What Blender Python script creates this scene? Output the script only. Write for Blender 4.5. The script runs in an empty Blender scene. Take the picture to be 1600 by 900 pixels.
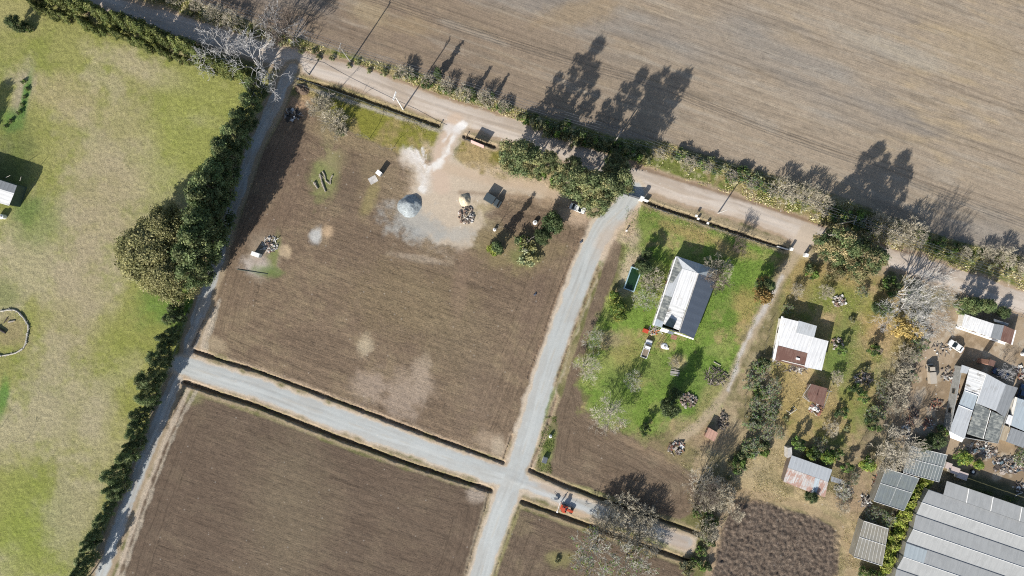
import bpy, math, random
import numpy as np
from mathutils import Vector, Matrix

# ------------------------------------------------------------------ camera, sky, sun, exposure
S, H = 0.16875, 180.0                       # metres per photo pixel on the ground, camera height
scene = bpy.context.scene
C = scene.collection
cam = bpy.data.objects.new('camera', bpy.data.cameras.new('camera'))
C.objects.link(cam)
cam.location = (0, 0, H); cam.rotation_euler = (0, 0, 0)
cam.data.sensor_width = 36.0; cam.data.lens = 24.0
cam.data.clip_start = 0.5; cam.data.clip_end = 6000
scene.camera = cam

SUN_EL = math.radians(30.5)
SH = (0.556, 0.831)                         # direction the shadows fall (world x, y)
SUN_DIR = Vector((-SH[0]*math.cos(SUN_EL), -SH[1]*math.cos(SUN_EL), math.sin(SUN_EL)))
world = bpy.data.worlds.new('World'); scene.world = world; world.use_nodes = True
wn = world.node_tree
sky = wn.nodes.new('ShaderNodeTexSky'); sky.sky_type = 'NISHITA'; sky.sun_disc = False
sky.sun_elevation = SUN_EL; sky.sun_rotation = math.atan2(-SH[0], -SH[1])
sky.air_density = 1.0; sky.dust_density = 1.2; sky.ozone_density = 1.0
bg = wn.nodes['Background']; bg.inputs[1].default_value = 0.095
wn.links.new(sky.outputs[0], bg.inputs[0])
sun = bpy.data.objects.new('sun', bpy.data.lights.new('sun', 'SUN'))
C.objects.link(sun)
sun.data.energy = 4.9; sun.data.angle = math.radians(0.55); sun.data.color = (1.0, 0.955, 0.89)
sun.rotation_euler = SUN_DIR.to_track_quat('Z', 'Y').to_euler()
sun.location = (-60, -90, 120)
scene.view_settings.view_transform = 'Standard'; scene.view_settings.look = 'None'
scene.view_settings.exposure = 0.62; scene.view_settings.gamma = 1.0
scene.view_settings.use_curve_mapping = False
scene.cycles.use_denoising = False; scene.cycles.filter_width = 1.1; scene.cycles.max_bounces = 5; scene.cycles.diffuse_bounces = 2; scene.cycles.transparent_max_bounces = 6
K = 1.55                                    # what a white sunlit level surface shows, divided out of the colours read off the photo

rng = random.Random(7); nr = np.random.default_rng(11)

# ------------------------------------------------------------------ helpers
def W(px, py, h=0.0):
    k = S*(H-h)/H
    return ((px-800)*k, (450-py)*k)
def lin(v):
    v = v/255.0
    return v/12.92 if v <= 0.04045 else ((v+0.055)/1.055)**2.4
def c(r, g, b, k=None):
    k = K if k is None else k
    return tuple(min(0.85, lin(x)/k) for x in (r, g, b))

def new_mesh(name, v, f, cols=None, smooth=False, mats=None):
    me = bpy.data.meshes.new(name)
    me.from_pydata([tuple(p) for p in v], [], [tuple(q) for q in f])
    if smooth: me.polygons.foreach_set('use_smooth', [True]*len(f))
    if cols is not None:
        a = me.attributes.new('Col', 'FLOAT_COLOR', 'POINT')
        arr = np.ones((len(v), 4)); arr[:, :3] = np.asarray(cols)
        a.data.foreach_set('color', arr.ravel())
    me.update()
    return me
def link(name, me, mat=None, parent=None):
    o = bpy.data.objects.new(name, me); C.objects.link(o)
    if mat is not None: me.materials.append(mat)
    if parent is not None: o.parent = parent
    return o
def tag(o, label, cat, group=None, kind=None):
    if label: o['label'] = label
    if cat: o['category'] = cat
    if group: o['group'] = group
    if kind: o['kind'] = kind
    elif label: o['kind'] = 'thing'
    return o
def thing(name, label, cat, loc, rz=0.0, group=None, kind=None):
    o = bpy.data.objects.new(name, None); C.objects.link(o)
    o.location = loc; o.rotation_euler = (0, 0, rz); o.empty_display_size = 0.3
    return tag(o, label, cat, group, kind)
def copy_tree(o, parent=None):
    n = o.copy(); C.objects.link(n)
    if parent is not None: n.parent = parent
    for ch in [x for x in KIDS.get(o.name, [])]:
        copy_tree(ch, n)
    return n
KIDS = {}
def register(root):
    KIDS[root.name] = list(root.children)
    for ch in root.children: KIDS[ch.name] = list(ch.children)

class MB:
    """collects simple shapes and becomes one mesh"""
    def __init__(s): s.v = []; s.f = []; s.c = []
    def add(s, v, f, col=None):
        b = len(s.v); s.v += [tuple(p) for p in v]; s.f += [tuple(i+b for i in q) for q in f]
        s.c += [col or (0.5, 0.5, 0.5)]*len(v); return s
    def box(s, cx, cy, cz, sx, sy, sz, M=None, col=None, top=1.0, topy=None):
        topy = top if topy is None else topy
        p = []
        for z, kx, ky in ((-1, 1, 1), (1, top, topy)):
            for x, y in ((-1, -1), (1, -1), (1, 1), (-1, 1)):
                q = Vector((x*sx/2*kx, y*sy/2*ky, z*sz/2))
                if M is not None: q = M @ q
                p.append((q.x+cx, q.y+cy, q.z+cz))
        return s.add(p, [(0,3,2,1),(4,5,6,7),(0,1,5,4),(1,2,6,5),(2,3,7,6),(3,0,4,7)], col)
    def tube(s, p0, p1, r0, r1=None, n=6, col=None, caps=True):
        r1 = r0 if r1 is None else r1
        p0 = Vector(p0); p1 = Vector(p1); d = (p1-p0)
        if d.length < 1e-6: return s
        d.normalize(); a = d.orthogonal().normalized(); b = d.cross(a)
        v = []
        for p, r in ((p0, r0), (p1, r1)):
            for i in range(n):
                t = 2*math.pi*i/n; q = p+a*(r*math.cos(t))+b*(r*math.sin(t)); v.append((q.x, q.y, q.z))
        f = [(i, (i+1) % n, n+(i+1) % n, n+i) for i in range(n)]
        if caps: f += [tuple(range(n-1, -1, -1)), tuple(range(n, 2*n))]
        return s.add(v, f, col)
    def prism(s, pts, z0, z1, col=None):
        n = len(pts); zt = z1 if hasattr(z1, '__len__') else [z1]*n
        v = [(x, y, z0) for x, y in pts]+[(pts[i][0], pts[i][1], zt[i]) for i in range(n)]
        f = [(i, (i+1) % n, n+(i+1) % n, n+i) for i in range(n)]+[tuple(range(n-1, -1, -1)), tuple(range(n, 2*n))]
        return s.add(v, f, col)
    def build(s, name, mat, parent=None, smooth=False, cols=False):
        return link(name, new_mesh(name, s.v, s.f, s.c if cols else None, smooth), mat, parent)

# ------------------------------------------------------------------ materials
def nodes(m):
    m.use_nodes = True; nt = m.node_tree; nt.nodes.clear()
    out = nt.nodes.new('ShaderNodeOutputMaterial'); return nt, out
def N(nt, t, **kw):
    n = nt.nodes.new('ShaderNode'+t)
    for k, v in kw.items():
        if hasattr(n, k) and k not in n.inputs: setattr(n, k, v)
        else: n.inputs[k].default_value = v
    return n
def mth(nt, op, a, b=None, clamp=False):
    n = nt.nodes.new('ShaderNodeMath'); n.operation = op; n.use_clamp = clamp
    for i, x in enumerate((a, b)):
        if x is None: continue
        if isinstance(x, (int, float)): n.inputs[i].default_value = x
        else: nt.links.new(x, n.inputs[i])
    return n.outputs[0]
def mixc(nt, fac, a, b, typ='MIX'):
    n = nt.nodes.new('ShaderNodeMix'); n.data_type = 'RGBA'; n.blend_type = typ
    for i, x in ((0, fac), (6, a), (7, b)):
        if isinstance(x, (int, float)): n.inputs[i].default_value = x
        elif isinstance(x, tuple): n.inputs[i].default_value = (*x[:3], 1)
        else: nt.links.new(x, n.inputs[i])
    return n.outputs[2]
def ramp(nt, x, lo, hi):
    n = nt.nodes.new('ShaderNodeMapRange'); n.inputs[1].default_value = lo; n.inputs[2].default_value = hi
    nt.links.new(x, n.inputs[0]); return n.outputs[0]

def mat_plain(name, col, rough=0.7, metal=0.0, var=0.25, scale=1.5, dirt=None):
    m = bpy.data.materials.new(name); nt, out = nodes(m)
    b = N(nt, 'BsdfPrincipled'); b.inputs['Roughness'].default_value = rough; b.inputs['Metallic'].default_value = metal
    tc = N(nt, 'TexCoord'); n = N(nt, 'TexNoise', Scale=scale, Detail=6.0, Roughness=0.65)
    nt.links.new(tc.outputs['Object'], n.inputs['Vector'])
    dk = tuple(x*(1-var) for x in col) if dirt is None else dirt
    cc = mixc(nt, ramp(nt, n.outputs[0], 0.35, 0.65), dk, tuple(min(0.85, x*(1+var*0.5)) for x in col))
    nt.links.new(cc, b.inputs['Base Color'])
    nt.links.new(b.outputs[0], out.inputs[0]); return m

def mat_attr(name, rough=0.85, var=0.3, scale=3.0, bump=0.0):
    m = bpy.data.materials.new(name); nt, out = nodes(m)
    b = N(nt, 'BsdfPrincipled'); b.inputs['Roughness'].default_value = rough
    a = N(nt, 'Attribute', attribute_name='Col'); tc = N(nt, 'TexCoord')
    n = N(nt, 'TexNoise', Scale=scale, Detail=5.0); nt.links.new(tc.outputs['Object'], n.inputs['Vector'])
    k = ramp(nt, n.outputs[0], 0.3, 0.7); k = mth(nt, 'MULTIPLY_ADD', k, 2*var); 
    k.node.inputs[2].default_value = 1-var
    cc = mixc(nt, 1.0, a.outputs[0], k, 'MULTIPLY'); nt.links.new(cc, b.inputs['Base Color'])
    nt.links.new(b.outputs[0], out.inputs[0]); return m

def mat_leaf(name, tint=(1, 1, 1), trans=0.25, rvar=0.25):
    m = bpy.data.materials.new(name); nt, out = nodes(m)
    a = N(nt, 'Attribute', attribute_name='Col'); oi = N(nt, 'ObjectInfo')
    k = mth(nt, 'MULTIPLY_ADD', oi.outputs['Random'], 2*rvar); k.node.inputs[2].default_value = 1-rvar
    cc = mixc(nt, 1.0, a.outputs[0], k, 'MULTIPLY'); cc = mixc(nt, 1.0, cc, tint, 'MULTIPLY')
    d = N(nt, 'BsdfPrincipled'); d.inputs['Roughness'].default_value = 0.6
    d.inputs['Specular IOR Level'].default_value = 0.25
    nt.links.new(cc, d.inputs['Base Color'])
    t = N(nt, 'BsdfTranslucent'); nt.links.new(cc, t.inputs[0])
    mx = N(nt, 'MixShader'); mx.inputs[0].default_value = trans
    nt.links.new(d.outputs[0], mx.inputs[1]); nt.links.new(t.outputs[0], mx.inputs[2])
    nt.links.new(mx.outputs[0], out.inputs[0]); return m

def mat_roof(name, col, col2=None, amount=0.0, period=0.9, rough=0.5, metal=0.15, streak=0.18, axis='X', stain=0.25, alpha=1.0, scale=0.35):
    """corrugated / sheet roof: ribs run across the local axis, stains and rust patches by noise"""
    m = bpy.data.materials.new(name); nt, out = nodes(m)
    b = N(nt, 'BsdfPrincipled'); b.inputs['Roughness'].default_value = rough; b.inputs['Metallic'].default_value = metal
    tc = N(nt, 'TexCoord'); w = N(nt, 'TexWave', Scale=0.5/period*0.628*1.0, Distortion=0.35, Detail=1.0)
    w.bands_direction = axis; w.inputs['Scale'].default_value = 0.314/period*1.0
    nt.links.new(tc.outputs['Object'], w.inputs['Vector'])
    n = N(nt, 'TexNoise', Scale=scale, Detail=8.0, Roughness=0.7); nt.links.new(tc.outputs['Object'], n.inputs['Vector'])
    mp = N(nt, 'Mapping'); mp.inputs['Scale'].default_value = (6, 0.4, 1) if axis == 'X' else (0.4, 6, 1)
    nt.links.new(tc.outputs['Object'], mp.inputs[0])
    n2 = N(nt, 'TexNoise', Scale=0.8, Detail=4.0); nt.links.new(mp.outputs[0], n2.inputs['Vector'])
    base = mixc(nt, ramp(nt, n.outputs[0], 0.3, 0.7), tuple(x*(1-stain) for x in col), col)
    base = mixc(nt, mth(nt, 'MULTIPLY', ramp(nt, n2.outputs[0], 0.4, 0.7), streak*2, True), base, tuple(x*0.55 for x in col))
    base = mixc(nt, mth(nt, 'MULTIPLY', ramp(nt, w.outputs[1], 0.72, 1.0), streak*1.6, True), base, tuple(x*0.5 for x in col))
    if col2 is not None:
        s = mth(nt, 'ADD', n.outputs[0], mth(nt, 'MULTIPLY', n2.outputs[0], 0.45))
        th = 1.05-amount*0.65
        base = mixc(nt, ramp(nt, s, th-0.06, th+0.06), base, col2)
    nt.links.new(base, b.inputs['Base Color'])
    bp = N(nt, 'Bump', Strength=0.4, Distance=0.05); nt.links.new(w.outputs[1], bp.inputs['Height'])
    nt.links.new(bp.outputs[0], b.inputs['Normal'])
    if alpha < 1.0:
        tr = N(nt, 'BsdfTransparent'); mx = N(nt, 'MixShader'); mx.inputs[0].default_value = alpha
        nt.links.new(tr.outputs[0], mx.inputs[1]); nt.links.new(b.outputs[0], mx.inputs[2])
        nt.links.new(mx.outputs[0], out.inputs[0])
    else: nt.links.new(b.outputs[0], out.inputs[0])
    return m

M = {}
M['attr'] = mat_attr('painted_pieces'); M['bark'] = mat_attr('bark', var=0.35, scale=1.5)
M['leaf'] = mat_leaf('leaves')
M['wood'] = mat_plain('weathered_wood', c(150, 135, 115), 0.85)
M['grey_wood'] = mat_plain('grey_pole', c(185, 180, 170), 0.8)
M['white_paint'] = mat_plain('white_paint', (0.78, 0.77, 0.74), 0.55, var=0.12)
M['steel'] = mat_plain('steel', c(150, 155, 160), 0.4, 0.6)
M['rubber'] = mat_plain('rubber', (0.02, 0.02, 0.022), 0.8)
M['glass_dark'] = mat_plain('dark_glass', (0.02, 0.03, 0.035), 0.08)
M['wall_white'] = mat_plain('white_wall', (0.68, 0.65, 0.58), 0.85, var=0.2)
M['wall_grey'] = mat_plain('grey_wall', (0.3, 0.3, 0.28), 0.85)
M['wall_green'] = mat_plain('green_wall', c(85, 105, 95), 0.6)
M['wall_brick'] = mat_plain('brick_wall', (0.3, 0.16, 0.11), 0.9)
M['wall_plank'] = mat_plain('plank_wall', (0.17, 0.13, 0.1), 0.9)
M['concrete'] = mat_plain('concrete', (0.42, 0.4, 0.37), 0.85)

# ------------------------------------------------------------------ terrain: one height field, painted in world space
G = 0.28
gx = np.arange(-152, 152.01, G); gy = np.arange(-90, 90.01, G)
X, Y = np.meshgrid(gx, gy); ny, nx = X.shape
LAT = nr.random((512, 512))
def vn(x, y, sc, seed):
    u = x/sc+seed*37.3+1000; v = y/sc+seed*91.7+1000
    iu = np.floor(u).astype(int); iv = np.floor(v).astype(int); fu = u-iu; fv = v-iv
    fu = fu*fu*(3-2*fu); fv = fv*fv*(3-2*fv)
    a = LAT[iv % 512, iu % 512]; b = LAT[iv % 512, (iu+1) % 512]; d = LAT[(iv+1) % 512, iu % 512]; e = LAT[(iv+1) % 512, (iu+1) % 512]
    return (a*(1-fu)+b*fu)*(1-fv)+(d*(1-fu)+e*fu)*fv
def fbm(x, y, sc, seed, o=4, g=0.55):
    t = 0; a = 1; s = 0
    for i in range(o):
        t = t+a*vn(x, y, sc/2**i, seed+i*3); s += a; a *= g
    return t/s
EDGE = fbm(X, Y, 3.0, 5, 4)-0.5
EDGE2 = fbm(X, Y, 0.9, 9, 3)-0.5
N20 = fbm(X, Y, 22, 1, 5, 0.6); N6 = fbm(X, Y, 6, 2, 5, 0.65); N1 = fbm(X, Y, 1.2, 3, 3, 0.7)
def sstep(a, b, x):
    t = np.clip((x-a)/(b-a), 0, 1); return t*t*(3-2*t)
def box_of(pts, m):
    xs = [p[0] for p in pts]; ys = [p[1] for p in pts]
    i0 = np.searchsorted(gx, min(xs)-m); i1 = np.searchsorted(gx, max(xs)+m)
    j0 = np.searchsorted(gy, min(ys)-m); j1 = np.searchsorted(gy, max(ys)+m)
    return slice(max(0, j0-1), j1+1), slice(max(0, i0-1), i1+1)
def seg_d(x, y, a, b):
    ax, ay = a; bx, by = b; dx, dy = bx-ax, by-ay; L2 = dx*dx+dy*dy+1e-9
    t = np.clip(((x-ax)*dx+(y-ay)*dy)/L2, 0, 1)
    return np.hypot(x-ax-t*dx, y-ay-t*dy), t, dx, dy
def poly_sdf(pts, m=4):
    sl = box_of(pts, m); x = X[sl]; y = Y[sl]; d = np.full(x.shape, 1e9); ins = np.zeros(x.shape, bool)
    for i in range(len(pts)):
        a, b = pts[i], pts[(i+1) % len(pts)]
        d = np.minimum(d, seg_d(x, y, a, b)[0])
        cnd = (a[1] > y) != (b[1] > y)
        xi = (b[0]-a[0])*(y-a[1])/((b[1]-a[1]) or 1e-9)+a[0]
        ins ^= cnd & (x < xi)
    return sl, np.where(ins, -d, d)
def line_sdf(pts, m=6):
    """distance, signed side and length along a polyline"""
    sl = box_of(pts, m); x = X[sl]; y = Y[sl]; d = np.full(x.shape, 1e9); sd = np.zeros(x.shape); al = np.zeros(x.shape); L = 0
    for i in range(len(pts)-1):
        q, t, dx, dy = seg_d(x, y, pts[i], pts[i+1]); ll = math.hypot(dx, dy)
        s = np.sign((x-pts[i][0])*dy-(y-pts[i][1])*dx); k = q < d
        d = np.where(k, q, d); sd = np.where(k, s*q, sd); al = np.where(k, L+t*ll, al); L += ll
    return sl, d, sd, al
P = lambda *a: [W(a[i], a[i+1]) for i in range(0, len(a), 2)]

ang = math.radians(-19.2); ca, sa = math.cos(ang), math.sin(ang)
FU = X*ca+Y*sa; FV = -X*sa+Y*ca
col = np.zeros((ny, nx, 3)); fur = np.zeros((ny, nx)); grs = np.zeros((ny, nx)); stn = np.zeros((ny, nx)); ids = np.zeros((ny, nx), int)
Z = (fbm(X, Y, 25, 31, 3)-0.5)*0.25
def put(sl, al, rgb=None, f=None, g=None, s=None, idn=None):
    a3 = al[..., None]
    if rgb is not None:
        col[sl] = col[sl]*(1-a3)+(np.asarray(rgb) if not hasattr(rgb, 'shape') or rgb.ndim > 1 else rgb)*a3
    for arr, val in ((fur, f), (grs, g), (stn, s)):
        if val is not None: arr[sl] = arr[sl]*(1-al)+val*al
    if idn is not None:
        v = ids[sl]; v[al > 0.5] = idn; ids[sl] = v
def poly(pts, rgb, feather=0.5, rough=0.8, a=1.0, **kw):
    sl, d = poly_sdf(pts, feather+rough*3+1)
    al = a*(1-sstep(-feather, feather, d+EDGE[sl]*rough*2+EDGE2[sl]*min(rough, .5)))
    put(sl, al, rgb, **kw); return sl, d
def line(pts, w, rgb, feather=0.4, rough=0.4, a=1.0, **kw):
    sl, d, sd, al_ = line_sdf(pts, w+feather+rough*3+1)
    al = a*(1-sstep(w/2-feather, w/2+feather, d+EDGE[sl]*rough*2+EDGE2[sl]*min(rough, .4)))
    put(sl, al, rgb, **kw); return sl, d, sd, al_
def blob(px, py, rx, ry, rgb, rot=0.0, a=1.0, feather=0.35, rough=0.5, **kw):
    """soft elliptical patch, radii in photo pixels, rot in degrees clockwise on the photo"""
    x0, y0 = W(px, py); rx *= S; ry *= S; m = max(rx, ry)*1.7
    sl = box_of([(x0-m, y0-m), (x0+m, y0+m)], 0); x = X[sl]-x0; y = Y[sl]-y0; t = math.radians(-rot)
    u = (x*math.cos(t)+y*math.sin(t))/rx; v = (-x*math.sin(t)+y*math.cos(t))/ry
    r = np.hypot(u, v)+EDGE[sl]*rough*1.6+EDGE2[sl]*rough*.7
    put(sl, a*(1-sstep(1-feather, 1+feather, r)), rgb, **kw)
def mixn(a, b, t):
    return np.asarray(a)*(1-t[..., None])+np.asarray(b)*t[..., None]
ALL = (slice(0, ny), slice(0, nx))

# base: dry mixed ground
put(ALL, np.ones((ny, nx)), mixn(c(160, 148, 112), c(122, 120, 78), sstep(.4, .62, N6)), g=0.7)
# pasture on the left
PAST = P(-200,-60, 60,-60, 330,100, 440,120, 405,200, 355,330, 315,440, 280,550, 225,680, 180,790, 130,910, 60,1080, -200,1080)
base = mixn(c(180, 171, 132), c(158, 157, 94), sstep(.4, .6, N20))
base = mixn(base, c(136, 146, 66), sstep(.45, .75, N6)*.55); base = mixn(base, c(186, 175, 142), sstep(.55, .75, fbm(X, Y, 9, 77, 4))*.6)
sl, d = poly_sdf(PAST); al = 1-sstep(-.5, .5, d+EDGE[sl])
put(sl, al, base[sl], g=1.0, idn=1)
for a_ in ((100,150,60,30,c(190,172,138),20,.5),(230,110,90,18,c(192,178,148),22,.6),(180,240,70,110,c(182,170,132),10,.5),(150,330,60,90,c(180,165,135),15,.5),
           (300,210,60,120,c(156,164,84),15,.5),(320,150,60,30,c(154,158,84),20,.4),(120,470,45,110,c(180,166,135),10,.6),(190,560,40,60,c(150,155,78),0,.5),
           (60,345,35,40,c(126,142,73),20,.6),(260,470,45,32,c(108,140,60),-30,.8),(290,480,30,22,c(98,138,54),-50,.8),(200,650,26,90,c(156,156,84),25,.45),
           (95,640,70,80,c(178,168,135),0,.5),(60,860,70,60,c(146,158,72),0,.5),(40,800,50,60,c(142,156,66),20,.5),(110,800,40,70,c(182,170,145),10,.5),(20,20,40,30,c(178,168,118),0,.5),
           (36,140,14,50,c(186,172,150),15,.7),(40,150,6,40,c(97,139,62),12,.9),(18,190,18,20,c(97,139,62),-40,.8),(15,250,30,60,c(98,112,66),20,.6),(40,330,22,20,c(110,132,71),0,.7),
           (5,620,8,30,c(91,138,56),10,.8),(5,460,25,25,c(119,131,72),0,.6),(20,515,26,26,c(165,150,112),0,.8)):
    blob(a_[0], a_[1], a_[2], a_[3], a_[4], a_[5], a_[6], .6, .6)
# big field north
FN = P(-200,-260, 60,-160, 150,-60, 240,-25, 330,12, 420,45, 500,70, 560,88, 640,108, 700,132, 760,150, 830,176, 900,195, 960,214, 1040,222, 1100,243, 1200,272, 1300,303, 1400,343, 1480,372, 1600,402, 1800,450, 1900,-300)
sl, d = poly_sdf(FN); al = 1-sstep(-.6, .6, d+EDGE[sl]*1.2)
xx = sstep(-60, 90, X)
b0 = mixn(c(144, 126, 107), c(174, 158, 137), xx)
tl = np.abs(((FV+fbm(FU, FV, 40, 71, 2)*1.5+60) % 13.0)-6.5); b0 = mixn(b0, c(122, 108, 92), (np.exp(-((tl-.8)/.22)**2))*.55); b0 = mixn(b0, c(186, 174, 154), np.exp(-((tl-5.2)/.3)**2)*.4)
b0 = mixn(b0, c(188, 168, 136), sstep(.48, .8, fbm(FU*.5, FV, 12, 41, 5, .68)*.5+fbm(FU*.2, FV, 1.6, 43, 3)*.5)*(.3+.6*sstep(40, 130, X)))
b0 = mixn(b0, c(184, 173, 156), sstep(.56, .8, fbm(FU*.16, FV, 2.0, 47, 4))*.5)
b0 = mixn(b0, c(128, 117, 103), sstep(.56, .8, fbm(FU*.14, FV, 1.3, 53, 3))*.4)
b0 = mixn(b0, c(148, 146, 142), sstep(.55, .75, fbm(FU*.3, FV, 16, 59, 4))*.45)
put(sl, al, b0[sl], f=0.62, g=0.05, idn=2)
FU[sl] = np.where(al > .5, FU[sl]*.5, FU[sl])
blob(575, 20, 30, 18, c(176, 158, 126), 20, .6, .5); blob(640, 40, 40, 14, c(172, 150, 115), 10, .4, .5); blob(905, 20, 60, 20, c(180, 152, 108), -10, .4, .6)
blob(1545, 80, 60, 26, c(186, 166, 130), 20, .3, .9); blob(1400, 80, 90, 14, c(186, 178, 162), 20, .5, .6)
# verge north of the road
VN = P(150,-60, 240,-20, 330,14, 420,47, 500,72, 560,90, 640,110, 700,134, 760,152, 830,178, 900,197, 960,216, 1040,224, 1100,245, 1200,274, 1300,305, 1400,345, 1480,374, 1600,404, 1750,440, 1750,500, 1600,455, 1480,415, 1340,372, 1200,322, 1060,278, 960,243, 860,206, 780,178, 700,152, 640,130, 560,100, 500,85, 400,62, 250,12, 100,-40)
vb = mixn(c(165, 150, 108), c(122, 130, 68), sstep(.42, .58, fbm(X, Y, 4, 61, 4)))
vb = mixn(vb, c(196, 186, 150), sstep(.58, .75, N1)*.6)
sl, d = poly_sdf(VN); put(sl, 1-sstep(-.6, .6, d+EDGE[sl]*1.3), vb[sl], f=0, g=1.0, idn=14)

# fields of the estate
def field(pts, rgbA, rgbB, rgbC, idn, head=9.0, f=0.85, g=0.2):
    sl, d = poly_sdf(pts, 3)
    al = 1-sstep(-.35, .35, d+EDGE[sl]*.8)
    nn = fbm(FU*.16, FV, 2.2, 60+idn, 4); n2 = N6[sl]; nn = nn[sl]
    b = mixn(rgbA, rgbB, sstep(.3, .72, nn*.6+n2*.4)); b = mixn(b, rgbC, sstep(.5, .75, n2*.8+nn*.2)*.6)
    dd_ = d+(N20[sl]-.5)*2.5+(N6[sl]-.5)*.8; brk = sstep(.35, .6, fbm(X, Y, 9, 130+idn, 3)[sl])
    for k_, (o_, w_, s_) in enumerate(((2.2,.16,-.2),(3.0,.2,.12),(4.6,.14,-.24),(6.0,.22,.12),(7.2,.14,-.26),(7.9,.14,-.2),(9.8,.2,.12),(11.5,.13,-.22))):
        b = b*(1+(1.5*s_*np.exp(-((-dd_-o_)/w_)**2)*(brk if k_ % 2 else 1-.6*brk)*(o_ < head+2))[..., None])
    n_ln = np.abs(((FV[sl]+fbm(FU, FV, 30, 140+idn, 2)[sl]*1.2+60) % 4.6)-2.3); b = b*(1-(.34*np.exp(-(n_ln/.17)**2)*sstep(.48, .62, fbm(FU*.25, FV, 3.0, 150+idn, 3)[sl])*(-d > head))[..., None])
    hd = (-d < head+6*(N20[sl]-.5)) & (d < 0)
    FVs = FV[sl]; FUs = FU[sl]; q = FVs.copy(); q[hd] = (d[hd])*1.0+500; FV[sl] = q
    put(sl, al, b, f=f, g=g, s=0.25, idn=idn)
    return sl, d
F1 = P(455,150, 440,185, 412,235, 390,300, 352,400, 330,460, 312,540, 400,577, 500,614, 600,652, 690,686, 785,716, 805,670, 832,600, 862,530, 905,420, 925,350, 905,325, 860,298, 700,260, 560,212, 510,178)
field(F1, c(129, 111, 92), c(141, 122, 101), c(152, 135, 108), 3, 11, .9, .45)
F2 = P(283,612, 400,648, 520,695, 640,737, 762,772, 748,850, 728,905, 700,1000, 120,1000, 180,900, 232,750, 262,665)
field(F2, c(112, 96, 81), c(120, 104, 88), c(130, 114, 94), 4, 8, .85, .2)
F3 = P(812,796, 860,813, 1000,863, 1085,893, 1050,1000, 745,1000, 775,900)
field(F3, c(118, 102, 86), c(128, 112, 94), c(138, 124, 98), 5, 14, 1.0, .4)
F5 = P(960,365, 972,385, 962,430, 942,480, 918,540, 905,590, 912,640, 975,678, 1045,712, 1092,745, 1088,800, 1062,812, 980,790, 870,752, 852,738, 858,680, 880,610, 905,530, 935,440)
field(F5, c(124, 107, 89), c(134, 117, 98), c(143, 128, 105), 7, 12, .9, .2)
# east parcels: dry grass, dirt and yards
XX = P(1100,560, 1180,440, 1250,388, 1600,490, 1800,560, 1800,1100, 1060,1100, 1110,840, 1090,745, 1040,712)
eb = mixn(c(176, 158, 126), c(136, 128, 92), sstep(.42, .6, N6)); eb = mixn(eb, c(196, 182, 148), sstep(.55, .72, fbm(X, Y, 5, 81, 4))*.6)
sl, d = poly_sdf(XX); put(sl, 1-sstep(-1, 1, d+EDGE[sl]*2), eb[sl], g=.8, s=.3, f=0, idn=0)
YD = P(1250,405, 1310,415, 1440,450, 1452,500, 1425,560, 1392,620, 1340,700, 1240,695, 1215,640, 1205,585, 1215,500, 1225,440)
yb = mixn(c(168, 152, 102), c(138, 142, 78), sstep(.45, .62, N6)); yb = mixn(yb, c(190, 166, 126), sstep(.48, .66, fbm(X, Y, 7, 83, 5, .65))*.8)
sl, d = poly_sdf(YD); put(sl, 1-sstep(-1, 1, d+EDGE[sl]*2), yb[sl], g=1, s=0, idn=12)
DY = P(1440,500, 1480,478, 1620,500, 1800,560, 1800,800, 1600,770, 1480,735, 1400,690, 1392,640, 1420,570)
db = mixn(c(184, 164, 138), c(158, 138, 112), sstep(.4, .6, fbm(X, Y, 4, 85, 5))); db = mixn(db, c(200, 186, 164), sstep(.58, .7, fbm(X, Y, 2.5, 87, 4))*.7)
sl, d = poly_sdf(DY); put(sl, 1-sstep(-1, 1, d+EDGE[sl]*2), db[sl], g=.15, s=.8, idn=13)
F4 = P(1148,780, 1172,779, 1200,784, 1232,796, 1272,806, 1300,822, 1314,838, 1310,900, 1305,1000, 1080,1000, 1108,900, 1126,830)
sl, d = poly_sdf(F4, 3); al = 1-sstep(-.3, .3, d+EDGE[sl]*.5)
put(sl, al, mixn(c(104, 91, 80), c(128, 114, 100), sstep(.2, .8, fbm(X, Y, .5, 99, 2)[sl])), f=.0, g=1.5, s=.2, idn=6)
clod = (fbm(X, Y, 1.0, 91, 3, .8)-.5); Z[sl] += al*(clod[sl]*.15+(fbm(X, Y, .62, 97, 1)[sl]-.5)*.42+.05*np.sin(FU[sl]*5.5))
for a_ in ((1220,720,40,30,c(192,172,128),0,.6),(1170,720,55,35,c(184,168,132),0,.6),(1160,765,55,16,c(170,145,112),10,.7),(1215,775,70,14,c(205,185,140),20,.7),(1290,790,40,14,c(200,180,140),25,.6),
           (1325,840,16,60,c(200,178,138),5,.7),(1340,740,30,60,c(176,155,125),10,.5),(1335,780,30,30,c(172,148,120),10,.7),(1120,830,9,60,c(168,146,118),12,.7),(1165,700,40,20,c(190,172,130),0,.6),
           (1275,640,60,40,c(176,156,100),0,.5),(1320,530,18,60,c(125,139,75),20,.7),(1300,565,26,22,c(116,139,69),0,.6),(1330,580,24,40,c(118,138,71),20,.5),(1365,500,26,26,c(192,160,110),0,.5),(1385,520,26,18,c(190,162,122),0,.5),
           (1230,630,20,40,c(172,152,96),10,.5),(1275,430,60,22,c(178,154,104),15,.5),(1375,640,16,60,c(125,112,104),30,.5),(1300,460,40,18,c(130,142,66),10,.5),(1340,475,36,20,c(134,146,68),10,.5),(1390,580,30,22,c(170,160,130),-20,.5),(1350,650,20,18,c(110,133,66),10,.6)):
    blob(a_[0], a_[1], a_[2], a_[3], a_[4], a_[5], a_[6], .6, .6)
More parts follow.
